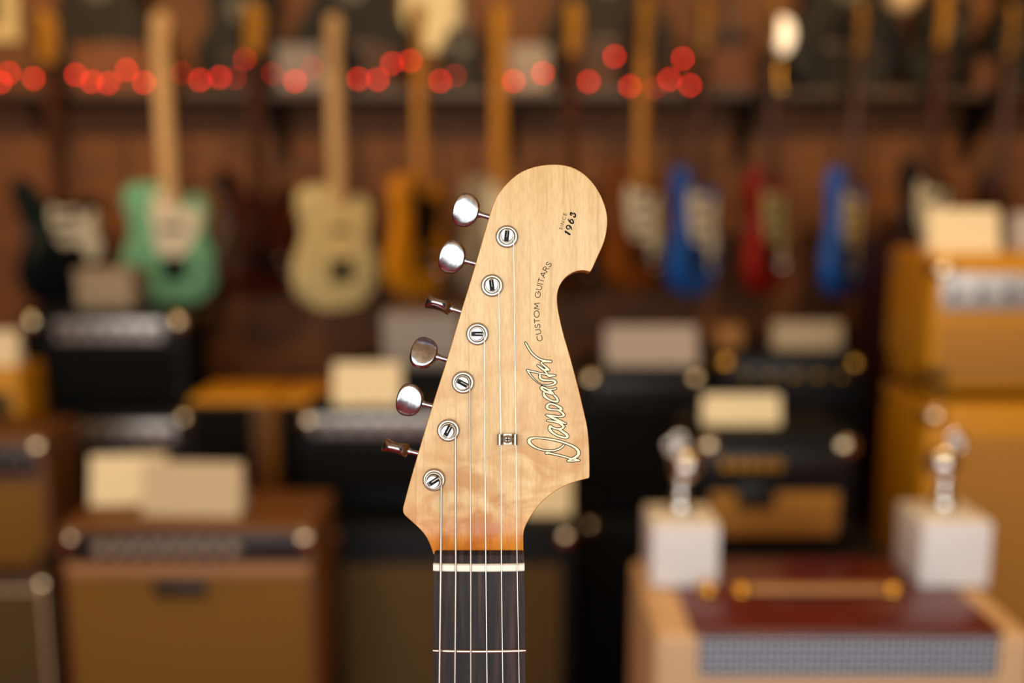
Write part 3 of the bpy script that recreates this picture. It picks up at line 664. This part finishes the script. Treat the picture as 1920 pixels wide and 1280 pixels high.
def carton(u0, u1, vt, Y, d, m_, lab, zb=None, name='cardboard_box', cat='box', group='boxes on the shelf'):
    a = W(u0, vt, Y); b = W(u1, vt, Y); z0 = zs if zb is None else zb
    o = empty(name, ((a.x + b.x) / 2, Y, z0), lab, cat, group); hw = (b.x - a.x) / 2; h = a.z - z0
    link('box_base', box(-hw, hw, 0, d, 0, h * 0.72, 0.002), m_, o)
    link('lid', box(-hw - 0.0015, hw + 0.0015, -0.0015, d + 0.0015, h * 0.72, h, 0.002), m_, o)
    return o
kraft = mat('kraft_cardboard', '#6b3f22', 0.8); greybox = mat('grey_cardboard', '#8e857c', 0.8); palebox = mat('pale_cream_board', '#d9c69c', 0.75); dimbox = mat('dim_brown_board', '#4a3428', 0.8)
carton(135, 288, 84, 3.115, 0.07, kraft, 'brown box on the shelf left of the green guitar headstock')
carton(518, 610, 84, 3.115, 0.07, greybox, 'grey box on the shelf left of the cream guitar headstock')
carton(680, 742, 86, 3.115, 0.07, dimbox, 'dull brown box on the shelf right of the cream guitar headstock')
carton(952, 1030, 84, 3.115, 0.07, greybox, 'grey box on the shelf above the tip of the big headstock')
carton(1082, 1160, 88, 3.115, 0.07, dimbox, 'dull brown box on the shelf between two gold headstocks')
carton(1330, 1412, 86, 3.115, 0.07, kraft, 'brown box on the shelf left of the lit globe lamp')
carton(1836, 1886, 110, 3.115, 0.07, kraft, 'small brown box at the right end of the shelf')

# lit globe lamp
p = W(1463, 75, 3.17); lp = empty('table_lamp', (p.x, 3.17, zs), 'small table lamp with lit white egg-shaped globe on brass base on the shelf', 'lamp')
lh = p.z - zs; LS = 0.78
link('base', lathe([(0.045, 0), (0.045, 0.008), (0.03, 0.014), (0.012, 0.02), (0.010, lh - 0.075), (0.022, lh - 0.066), (0.024, lh - 0.055)], 24), M['brass'], lp)
link('globe', lathe([(0.001, -0.072), (0.02, -0.068), (0.038, -0.052), (0.05, -0.022), (0.053, 0.008), (0.047, 0.04), (0.032, 0.062), (0.014, 0.071), (0.001, 0.073)], 28, smooth='all'), M['globe'], lp)
g_ = lp.children[-1]; g_.location = (0, 0, lh + 0.012); g_.scale = (LS, LS, LS)
# unlit pendant at the top edge
p = W(1690, -10, 3.0); pl = empty('pendant_lamp', p, 'small cream glass pendant lamp at the top edge above the blue guitars', 'lamp')
link('shade', lathe([(0.001, -0.05), (0.025, -0.046), (0.045, -0.02), (0.05, 0.01), (0.035, 0.045), (0.015, 0.06)], 24, smooth='all'), mat('cream_glass', '#cdb184', 0.3), pl)
link('cord', tube([(0, 0, 0.058), (0, 0, 2.9 - p.z)], 0.003, 6), M['cable'], pl)
# framed picture top left
a = W(-60, 78, 3.36); b = W(40, 78, 3.36); t = W(0, -60, 3.36)
fr = empty('picture_frame', ((a.x + b.x) / 2, YW, a.z), 'pale framed picture on the wall at the top left corner', 'picture'); hw = (b.x - a.x) / 2; h = t.z - a.z; fw = 0.055
bm = bmesh.new()
for q in ((-hw, hw, 0, fw), (-hw, hw, h - fw, h), (-hw, -hw + fw, fw, h - fw), (hw - fw, hw, fw, h - fw)): box_bm(bm, q[0], q[1], -0.03, -0.001, q[2], q[3])
link('frame', mesh_of(bm), mat('cream_painted_frame', '#c7ad78', 0.5), fr)
link('picture', box(-hw + fw, hw - fw, -0.012, -0.002, fw, h - fw), mat('dark_print', '#3a3018', 0.6, col2='#5a4a22', scale=12), fr)

# pale framed sign on the wall above the shelf
a = W(756, 95, 3.36); b = W(866, 95, 3.36); t = W(0, -70, 3.36)
fs = empty('framed_sign', ((a.x + b.x) / 2, YW, a.z), 'pale framed sign on the wall above the butterscotch guitar, top cut off', 'sign'); hw = (b.x - a.x) / 2; h = t.z - a.z; fw = 0.02
bm = bmesh.new()
for q in ((-hw, hw, 0, fw), (-hw, hw, h - fw, h), (-hw, -hw + fw, fw, h - fw), (hw - fw, hw, fw, h - fw)): box_bm(bm, q[0], q[1], -0.022, -0.001, q[2], q[3])
link('frame', mesh_of(bm), mat('ivory_frame', '#d8c698', 0.5), fs)
link('paper', box(-hw + fw, hw - fw, -0.012, -0.002, fw, h - fw), mat('ivory_paper', '#e0d2aa', 0.7, col2='#cbbb92', scale=3, stretch=(1, 1, 8)), fs)

# red fairy lights ------------------------------------------------------------
BUL = [(17, 137, 1), (0, 155, 1), (63, 147, 1), (142, 140, 1), (172, 153, 1), (203, 156, 1), (237, 131, 1), (270, 155, 1), (298, 145, 1), (340, 137, 0), (375, 150, 1), (412, 145, 1), (440, 146, 0), (460, 110, 1), (512, 138, 0), (553, 152, 1), (585, 127, 0), (672, 148, 1), (708, 149, 1), (735, 119, 1), (770, 114, 1), (825, 152, 1), (853, 142, 0), (942, 119, 1), (963, 152, 1), (1018, 137, 1), (1104, 153, 1), (1152, 106, 1), (1181, 162, 1), (1227, 165, 0), (1255, 149, 1), (1280, 110, 1), (1294, 160, 1)]
fl = empty('fairy_light_string', (0, 3.06, zs), 'string of glowing red fairy lights along the shelf edge', 'string lights')
bulb_me = lathe([(0.0003, -0.0052), (0.0028, -0.0044), (0.0044, -0.002), (0.0048, 0.0008), (0.004, 0.0035), (0.002, 0.005), (0.0003, 0.0052)], 12, smooth='all')
wire = []
for u, v, on in BUL:
    p = W(u, v, 3.089) - Vector((0, 3.06, zs))
    b = link('bulb', sh_me('bulb', bulb_me, M['bulb' if on else 'bulb_dim']), None, fl); b.location = p
    wire.append((p.x, p.y + 0.005, p.z + 0.008))
wire = [(wire[0][0] - 0.3, wire[0][1], 0.01)] + wire + [(wire[-1][0] + 0.12, wire[-1][1] + 0.006, 0.015)]
link('wire', tube(crom(wire, 3), 0.002, 5), M['cable'], fl)

# ------------------------------------------------------------------ amplifiers
corner_me = None
def corner_mesh():
    bm = bmesh.new(); bmesh.ops.create_uvsphere(bm, u_segments=20, v_segments=12, radius=0.03); return mesh_of(bm, 'corner', 'all')
corner_me = corner_mesh()
kn_me = lathe([(0.013, 0), (0.013, 0.006), (0.010, 0.008), (0.009, 0.018), (0.008, 0.019)], 16, (0, -1, 0))
kc_me = lathe([(0.0075, 0.0192), (0.0075, 0.0202), (0.001, 0.0206)], 14, (0, -1, 0))
foot_me = lathe([(0.016, -0.012), (0.018, 0.0), (0.018, 0.001)], 12)
def rect(u0, u1, vt, vb, Y):
    vm = (vt + vb) / 2
    return W(u0, vm, Y).x, W(u1, vm, Y).x, W((u0 + u1) / 2, vb, Y).z, W((u0 + u1) / 2, vt, Y).z
def amp(label, x0, x1, z0, z1, Y, d, cab, grille=None, gm=None, panel=None, pm=None, knobs=0, knobm='knob', capm='knobtop', kx=None, corners='nickel', cz=(0, 1), handle=True, name='guitar_amplifier', cat='amplifier', group='amplifiers stacked in the shop', feet=True, pipe=None, plate=None, cs=1.0, rot=0, fh=0.012):
    """a cabinet whose front is the plane y = Y; grille and panel are (fx0, fx1, z_top_down0, z_top_down1): fractions across, metres down from the top"""
    cx = (x0 + x1) / 2; o = empty(name, (cx, Y, z0), label, cat, group, rot=(0, 0, R(rot))); hw = (x1 - x0) / 2; h = z1 - z0; wd = 2 * hw
    fz = fh if feet else 0.0
    c = link('cabinet', box(-hw, hw, 0, d, fz, h, 0.012, 3), M[cab], o)
    if feet:
        for sx in (-1, 1):
            for yy in (0.04, d - 0.04):
                f = link('foot', sh_me('foot', foot_me, M['knob']), None, o); f.location = (sx * (hw - 0.045), yy, fz); f.scale = (1, 1, fh / 0.012)
    if grille:
        a, b, t0, t1 = grille; X0, X1 = -hw + a * wd, -hw + b * wd
        g = link('grille', box(X0, X1, -0.004, 0.006, h - t1, h - t0, 0.002), M[gm], o)
        if pipe:
            bm = bmesh.new(); e = 0.006
            for q in ((X0 - e, X1 + e, h - t0, h - t0 + e), (X0 - e, X1 + e, h - t1 - e, h - t1), (X0 - e, X0, h - t1, h - t0), (X1, X1 + e, h - t1, h - t0)): box_bm(bm, q[0], q[1], -0.006, 0.004, q[2], q[3])
            link('piping', mesh_of(bm), M[pipe], g)
        if plate:
            pu, pz, pw, ph = plate; px = -hw + pu * wd
            link('name_plate', box(px - pw / 2, px + pw / 2, -0.010, -0.004, h - pz - ph / 2, h - pz + ph / 2, 0.002), M['knob'], g)
    if panel:
        a, b, t0, t1 = panel; X0, X1 = -hw + a * wd, -hw + b * wd
        p = link('control_panel', box(X0, X1, -0.005, 0.005, h - t1, h - t0, 0.0015), M[pm], o)
        ks = kx or [(k + 0.5) / knobs for k in range(knobs)]
        for f in ks:
            q = link('knob', sh_me('ampknob', kn_me, M[knobm]), None, p); q.location = (X0 + f * (X1 - X0), -0.005, h - (t0 + t1) / 2)
            q2 = link('knob_cap', sh_me('ampcap', kc_me, M[capm]), None, p); q2.location = q.location
    if corners:
        for sx in (-1, 1):
            for zz in (fz, h):
                for yy in (0, d):
                    q = link('corner_protector', sh_me('corner', corner_me, M[corners if zz == h else 'iron']), None, o); q.location = (sx * (hw - 0.023 * cs), yy + (0.023 * cs if yy == 0 else -0.023 * cs), zz + (0.0305 if zz == fz else -0.0295) * cs); q.scale = (cs, cs, cs)
    if handle:
        hl = min(0.11, hw * 0.6)
        hd_ = link('handle', tube(crom([(-hl, d / 2, h + 0.004), (-hl * 0.8, d / 2, h + 0.018), (0, d / 2, h + 0.024), (hl * 0.8, d / 2, h + 0.018), (hl, d / 2, h + 0.004)], 4), 0.008, 8), M['knob'], o)
        for sx in (-1, 1): link('handle_cap', box(sx * hl - 0.014, sx * hl + 0.014, d / 2 - 0.012, d / 2 + 0.012, h - 0.001, h + 0.010, 0.004), M['nickel'], hd_)
    return o
def card(u0, u1, vt, Y, zb, m_, label, rot=0, tilt=14):
    """folded tent card standing at zb, its front foot at y = Y"""
    a = W(u0, vt, Y); b = W(u1, vt, Y); hw = (b.x - a.x) / 2; h = a.z - zb; k = math.tan(R(tilt)) * h; t = 0.0025
    bm = bmesh.new()
    pr = [(0, 0), (k, h), (2 * k, 0), (2 * k - t * 1.2, 0), (k, h - t * 4), (t * 1.2, 0)]
    L = [bm.verts.new((-hw, y, z)) for y, z in pr]; Rr = [bm.verts.new((hw, y, z)) for y, z in pr]
    for i in range(6): bm.faces.new((L[i], L[(i + 1) % 6], Rr[(i + 1) % 6], Rr[i]))
    for q in (L, Rr):
        bm.faces.new((q[0], q[1], q[4], q[5])); bm.faces.new((q[1], q[2], q[3], q[4]))
    o = link('sign_card', mesh_of(bm), m_); o.location = ((a.x + b.x) / 2, Y, zb); o.rotation_euler = (0, 0, R(rot))
    return tag(o, label, 'sign card', 'folded cards on the amplifiers')

# 1, 2: black stack at the left
x0, x1, z0, z1 = rect(42, 352, 582, 768, 2.7)
amp('black amplifier head with silver panel on top of the left stack', x0, x1, z0, z1, 2.7, 0.2, 'tolex', (0.05, 0.95, 0.10, 0.26), 'blackcloth', (0.21, 0.86, 0.025, 0.085), 'silver', 6, capm='knob', handle=False, cs=1.15)
ztop = z1
carton(140, 245, 505, 2.74, 0.12, mat('beige_carton', '#a08d72', 0.8), 'beige carton on top of the left black amplifier head', zb=ztop, group='boxes on amplifiers')
zz = 0.5
amp('black combo amplifier with silver panel under the left amplifier head', x0 + 0.01, x1, zz, z0, 2.7, 0.21, 'tolex', (0.05, 0.95, 0.12, z0 - zz - 0.04), 'blackcloth', (0.2, 0.9, 0.035, 0.10), 'silver', 6, capm='knob', handle=False)
amp('black speaker cabinet at the bottom of the left stack', x0, x1, 0, zz, 2.7, 0.22, 'tolex', (0.05, 0.95, 0.05, 0.45), 'blackcloth', handle=False, name='speaker_cabinet', cat='speaker')
# 3: brown pair at the left edge
x0, x1, z0, z1 = rect(-150, 92, 815, 1078, 2.3)
amp('brown amplifier cut off by the left edge', x0, x1, z0, z1, 2.3, 0.2, 'browntolex', (0.06, 0.94, 0.12, z1 - z0 - 0.03), 'mustard', (0.06, 0.94, 0.03, 0.10), 'knob', 6, capm='knobtop', handle=False, cs=1.1)
amp('tan speaker cabinet with yellow piping at the lower left edge', x0, x1 - 0.015, 0, z0, 2.3, 0.21, 'darkbrown', (0.06, 0.94, 0.04, z0 - 0.05), 'olive', handle=False, name='speaker_cabinet', cat='speaker', pipe='card2')
card(-30, 27, 622, 2.57, W(0, 692, 2.53).z, M['card'], 'small yellow card standing in for a glint at the left edge above the brown amplifier')  # card added in place of a yellow glint
x0b, x1b, z0b, z1b = rect(-160, 40, 692, 830, 2.53)
amp('tweed amplifier behind the brown one at the left edge', x0b, x1b, 0.55, z1b, 2.53, 0.15, 'tweed', (0.08, 0.92, 0.06, 0.3), 'olive', corners=None, handle=False)
amp('dark cabinet under the tweed amplifier at the left edge', x0b, x1b, 0.0, 0.55, 2.535, 0.145, 'tolex', (0.06, 0.94, 0.05, 0.5), 'blackcloth', corners=None, handle=False, name='speaker_cabinet', cat='speaker')
# 4: combo at the left front
x0, x1, z0, z1 = rect(110, 588, 985, 1500, 1.87); z1 = W(350, 985, 1.87).z; z0 = z1 - 0.44
x0 = W(110, 1020, 1.87).x; x1 = W(590, 1020, 1.87).x
dn = lambda v, Y=1.87, zt=None: (zt if zt is not None else z1) - W(350, v, Y).z
amp('brown combo amplifier with mustard grille and row of knobs, front left', x0, x1, z0, z1, 1.87, 0.24, 'browntolex', (0.04, 0.96, dn(1085), 0.41), 'mustard', (0.03, 0.97, dn(1000), dn(1052)), 'knob', 8, knobm='greyknob', capm='knobtop', kx=[0.15 + 0.078 * k for k in range(8)], handle=False, plate=(0.47, dn(1101), 0.105, 0.032))
zt4 = z1
a4 = bpy.data.objects[[o.name for o in bpy.data.objects if o.get('label', '').startswith('brown combo')][0]]
link('trim_strip', box((x0 - x1) / 2 * 0.95, (x1 - x0) / 2 * 0.95, -0.004, 0.004, z1 - z0 - dn(1079), z1 - z0 - dn(1055), 0.002), mat('tan_trim', '#a9794a', 0.5), a4)
amp('black cabinet under the brown front left combo', x0, x1, 0, z0, 1.88, 0.23, 'tolex', (0.05, 0.95, 0.05, 0.42), 'blackcloth', handle=False, name='speaker_cabinet', cat='speaker')
card(165, 305, 858, 2.00, zt4, M['card'], 'cream card on the brown combo, behind the wider beige card', rot=6)
card(258, 448, 872, 1.925, zt4, M['card2'], 'wide beige card on the brown combo front left', rot=-3)
# 5: two tweed amps
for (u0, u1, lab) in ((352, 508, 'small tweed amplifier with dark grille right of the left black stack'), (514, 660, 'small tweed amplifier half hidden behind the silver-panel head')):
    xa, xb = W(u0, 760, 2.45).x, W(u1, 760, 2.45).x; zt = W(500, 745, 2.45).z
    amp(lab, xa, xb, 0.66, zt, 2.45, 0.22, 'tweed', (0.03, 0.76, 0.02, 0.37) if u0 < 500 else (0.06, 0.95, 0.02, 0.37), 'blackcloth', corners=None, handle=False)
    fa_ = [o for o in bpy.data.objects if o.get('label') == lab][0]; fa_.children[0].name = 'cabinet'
    link('dim_front_board', box(-(xb - xa) / 2 + 0.004, (xb - xa) / 2 - 0.004, -0.002, 0.002, 0.02, zt - 0.66 - 0.014), mat('shaded_front_brown', '#5e3a0e', 0.6), fa_)  # added board; its darker brown puts the posts' shade into the colour
    amp('dark cabinet under the ' + lab[:36].strip().replace('small ', '') + (' nearest the left stack' if u0 < 500 else ' behind the head'), xa, xb, 0, 0.66, 2.45, 0.22, 'tolex', (0.06, 0.94, 0.05, 0.6), 'blackcloth', corners=None, handle=False, name='speaker_cabinet', cat='speaker')
# 7, 6: big cabinet with head, centre left
Y7 = 2.13; zt7 = W(840, 985, Y7).z; xa, xb = W(602, 1020, Y7).x, W(1082, 1020, Y7).x
amp('tall black cabinet with olive brown grille behind the guitar neck', xa, xb, 0, zt7, Y7, 0.29, 'tolex', (0.08, 0.94, zt7 - W(840, 1058, Y7).z, zt7 - 0.06), 'olive', handle=False, name='speaker_cabinet', cat='speaker')
xa, xb = W(530, 800, 2.21).x, W(868, 800, 2.21).x; zt6 = W(700, 768, 2.21).z
xa = max(xa, W(602, 1020, Y7).x - 0.06)
amp('black amplifier head with silver panel left of the big headstock', xa, xb, zt7, zt6, 2.21, 0.2, 'tolex', (0.05, 0.95, 0.085, 0.19), 'blackcloth', (0.08, 0.90, 0.012, 0.058), 'silver', 7, capm='knob', handle=False)
card(622, 750, 683, 2.25, zt6, M['card4'], 'cream card on the black head left of the headstock')
card(985, 1072, 893, 2.2, zt7, M['card4'], 'cream card just right of the headstock corner on the tall cabinet')
# 8: behind it
xa, xb = W(650, 720, 2.68).x, W(905, 720, 2.68).x; zt8 = W(780, 692, 2.68).z
amp('black cabinet behind the silver-panel head left of the tuning keys', xa, xb, 0, zt8, 2.68, 0.3, 'tolex', (0.05, 0.95, 0.05, zt8 - 0.06), 'blackcloth', handle=False, corners=None, name='speaker_cabinet', cat='speaker')
carton(718, 862, 590, 2.72, 0.12, mat('pale_grey_carton', '#a39a92', 0.8), 'pale grey carton behind the lower tuning keys', zb=zt8, group='boxes on amplifiers')
# 10: black stack right of the headstock
xa, xb = W(1092, 740, 2.55).x, W(1322, 740, 2.55).x; zt = W(1200, 692, 2.55).z
amp('black amplifier right of the headstock with a pinkish card on it', xa, xb, 0.72, zt, 2.55, 0.26, 'tolex', (0.05, 0.95, 0.10, 0.34), 'blackcloth', (0.1, 0.9, 0.03, 0.075), 'knob', 5, capm='knob', handle=False)
amp('black speaker cabinet at the bottom right of the headstock', xa, xb, 0, 0.72, 2.55, 0.27, 'tolex', (0.05, 0.95, 0.05, 0.66), 'blackcloth', handle=False, name='speaker_cabinet', cat='speaker')
card(1138, 1312, 616, 2.60, zt, M['card3'], 'pinkish grey card on the black amplifier right of the headstock', tilt=28)
# 11
xa, xb = W(1345, 720, 2.5).x, W(1622, 720, 2.5).x; zt = W(1480, 662, 2.5).z
amp('black amplifier with brass corners behind the bright cream card', xa, xb, 0.66, zt, 2.5, 0.26, 'tolex', (0.05, 0.95, 0.12, 0.4), 'blackcloth', (0.1, 0.9, 0.03, 0.08), 'knob', 5, capm='goldknob', corners='brass', handle=False)
amp('black cabinet under the amplifier with brass corners', xa, xb, 0, 0.66, 2.5, 0.27, 'tolex', (0.05, 0.95, 0.05, 0.6), 'blackcloth', handle=False, corners=None, name='speaker_cabinet', cat='speaker')
card(1452, 1582, 604, 2.56, zt, mat('dusty_card', '#a8987c', 0.8), 'dusty beige card on the black amplifier with brass corners')
carton(1344, 1394, 612, 2.58, 0.08, mat('caramel_carton', '#9a6a36', 0.8), 'small caramel carton beside the dusty beige card', zb=zt, group='boxes on amplifiers')
# 12: black amp with tan grille
Y = 1.95; xa, xb = W(1308, 900, Y).x, W(1604, 900, Y).x; zt = W(1450, 812, Y).z; zb = W(1450, 1035, Y).z
amp('small black amplifier with gold knobs and tan grille, right of centre', xa, xb, zb, zt, Y, 0.22, 'tolex', (0.09, 0.90, zt - W(1450, 922, Y).z, zt - W(1450, 1004, Y).z), 'tan', (0.05, 0.95, zt - W(1450, 848, Y).z, zt - W(1450, 892, Y).z), 'knob', 4, knobm='goldknob', capm='goldknob', kx=[0.13, 0.22, 0.31, 0.40, 0.49], handle=False, plate=(0.37, zt - W(1450, 928, Y).z, 0.075, 0.05))
card(1320, 1466, 742, 2.02, zt, M['card4'], 'bright cream card on the small black amplifier with gold knobs')
xa2, xb2 = W(1300, 1060, Y).x, W(1672, 1045, Y).x
amp('wide black cabinet under the small gold-knob amplifier', xa2, xb2, 0, zb, Y - 0.01, 0.25, 'tolex', (0.05, 0.95, 0.06, zb - 0.06), 'blackcloth', handle=False, name='speaker_cabinet', cat='speaker')
# 13: oxblood stack
Y = 2.5; xa = W(1676, 600, Y).x; zt = W(1650, 446, Y + 0.1).z
for (q0, q1, lab) in ((0, 0.74, 'dark oxblood speaker cabinet behind the amber amplifiers, lower of two'), (0.74, zt, 'dark oxblood speaker cabinet behind the amber amplifiers, upper of two')):
    amp(lab, xa, xa + 0.62, q0, q1, Y, 0.3, 'oxblood', (0.06, 0.94, 0.06, q1 - q0 - 0.06), 'blackcloth', handle=False, corners=None, name='speaker_cabinet', cat='speaker')
# 14, 15: amber amps at the right edge
Y = 2.12; xa = W(1745, 620, Y).x; zt = W(1800, 478, Y).z; zb = W(1800, 757, Y).z
amp('amber tweed combo amplifier with silver panel at the right edge', xa, xa + 0.55, zb, zt, Y, 0.26, 'tweed', (0.03, 0.97, zt - W(1800, 605, Y).z, zt - W(1800, 715, Y).z), 'tan', (0.03, 0.97, zt - W(1800, 512, Y).z, zt - W(1800, 582, Y).z), 'silver', 9, handle=False, cs=1.1, fh=0.028)
card(1748, 1882, 392, 2.19, zt, M['card4'], 'cream card on top of the amber combo at the right')
card(1905, 2010, 400, 2.24, zt, M['card3'], 'pinkish card on the amber combo cut off by the right edge')
amp('amber tweed speaker cabinet under the amber combo', xa + 0.005, xa + 0.58, 0.45, zb, Y, 0.27, 'tweed', (0.10, 0.94, zb - W(1800, 818, Y).z, zb - 0.49), 'tan', handle=False, name='speaker_cabinet', cat='speaker')
amp('black cabinet at the bottom of the amber stack', xa, xa + 0.58, 0, 0.45, Y, 0.27, 'tolex', (0.05, 0.95, 0.05, 0.4), 'blackcloth', handle=False, name='speaker_cabinet', cat='speaker')
# 16: blonde amp at the right front
Y = 1.30; d = 0.285; zt = W(1585, 1190, Y).z; xa, xb = W(1228, 1190, Y).x, W(1942, 1190, Y).x; zb = zt - 0.42
bl = amp('blonde amplifier with mahogany top panel and white wire grille, front right', xa, xb, zb, zt, Y, d, 'blonde', corners=None, handle=False)
hw = (xb - xa) / 2; h = zt - zb; cx = (xa + xb) / 2
top = link('top_panel', box(W(1300, 1190, Y).x - cx, W(1886, 1190, Y).x - cx, 0.004, d - 0.004, h - 0.004, h + 0.004, 0.002), M['mahog'], bl)
gz1 = W(1585, 1194, Y).z - zb; gz0 = W(1585, 1264, Y).z - zb; gx0, gx1 = W(1312, 1230, Y).x - cx, W(1868, 1230, Y).x - cx
gr = link('grille', box(gx0, gx1, -0.001, 0.004, gz0, gz1), mat('pale_blue_grille_backing', '#eef2ff', 0.6), bl)
bm = bmesh.new(); nx_ = 44
for k in range(nx_ + 1):
    x = gx0 + (gx1 - gx0) * k / nx_; box_bm(bm, x - 0.0015, x + 0.0015, -0.004, -0.001, gz0, gz1)
for k in range(6):
    z = gz0 + (gz1 - gz0) * k / 5; box_bm(bm, gx0, gx1, -0.0045, -0.0012, z - 0.0015, z + 0.0015)
link('grille_wires', mesh_of(bm), mat('dark_grey_wire', '#14151c', 0.5), gr)
hy_ = 0.135
hdl = link('handle', box(-0.105, 0.115, hy_ - 0.012, hy_ + 0.012, h + 0.008, h + 0.013, 0.002), M['leather'], bl)
for x in (-0.165, -0.115, 0.115): link('handle_cap', lathe([(0.016, 0.0), (0.016, 0.008), (0.012, 0.014), (0.001, 0.018)], 16, org=Vector((x, hy_, h + 0.003)), smooth='all'), M['brass'], hdl)
amp('black cabinet under the blonde amplifier', xa, xb, 0, zb, Y, d, 'tolex', (0.05, 0.95, 0.05, zb - 0.06), 'blackcloth', handle=False, name='speaker_cabinet', cat='speaker')
zt = zt + 0.004
# white cubes with chrome ornaments
for (u0, u1, lab, lab2, mir) in ((1222, 1348, 'white cube block on the left of the blonde amplifier top', 'chrome ornament on the left white cube', 1), (1727, 1858, 'white cube block on the right of the blonde amplifier top', 'chrome ornament on the right white cube', -1)):
    Yc = 1.455; a = W(u0, 1050, Yc).x; b = W(u1, 1050, Yc).x; s = b - a
    o = link('display_block', box(-s / 2, s / 2, 0, s, 0, s * 0.97, 0.003), M['white']); o.location = ((a + b) / 2, Yc, zt); tag(o, lab, 'block', 'white display blocks')
    e = empty('chrome_ornament', ((a + b) / 2, Yc + s * 0.55, zt + s * 0.97), lab2, 'ornament', 'chrome ornaments on the blocks')
    link('base', lathe([(0.017, 0), (0.018, 0.004), (0.019, 0.012), (0.016, 0.022), (0.010, 0.03), (0.0085, 0.045), (0.012, 0.058)], 24, smooth='all'), M['chrome'], e)
    link('bulb_body', lathe([(0.012, 0.056), (0.021, 0.064), (0.0255, 0.076), (0.023, 0.089), (0.014, 0.098), (0.007, 0.102)], 24, smooth='all', org=Vector((-0.006 * mir * -1, 0, 0))), M['chrome'], e)
    for k, (x, z) in enumerate(((-0.016 * mir, 0.108), (0.008 * -mir + 0.004, 0.118))):
        bm = bmesh.new(); tube_bm(bm, [(x + 0.009 * math.cos(q), 0, z + 0.009 * math.sin(q)) for q in (2 * math.pi * j / 16 for j in range(17))], 0.0045, 8)
        link('ring', mesh_of(bm, 'ring', 'all'), M['chrome'], e)
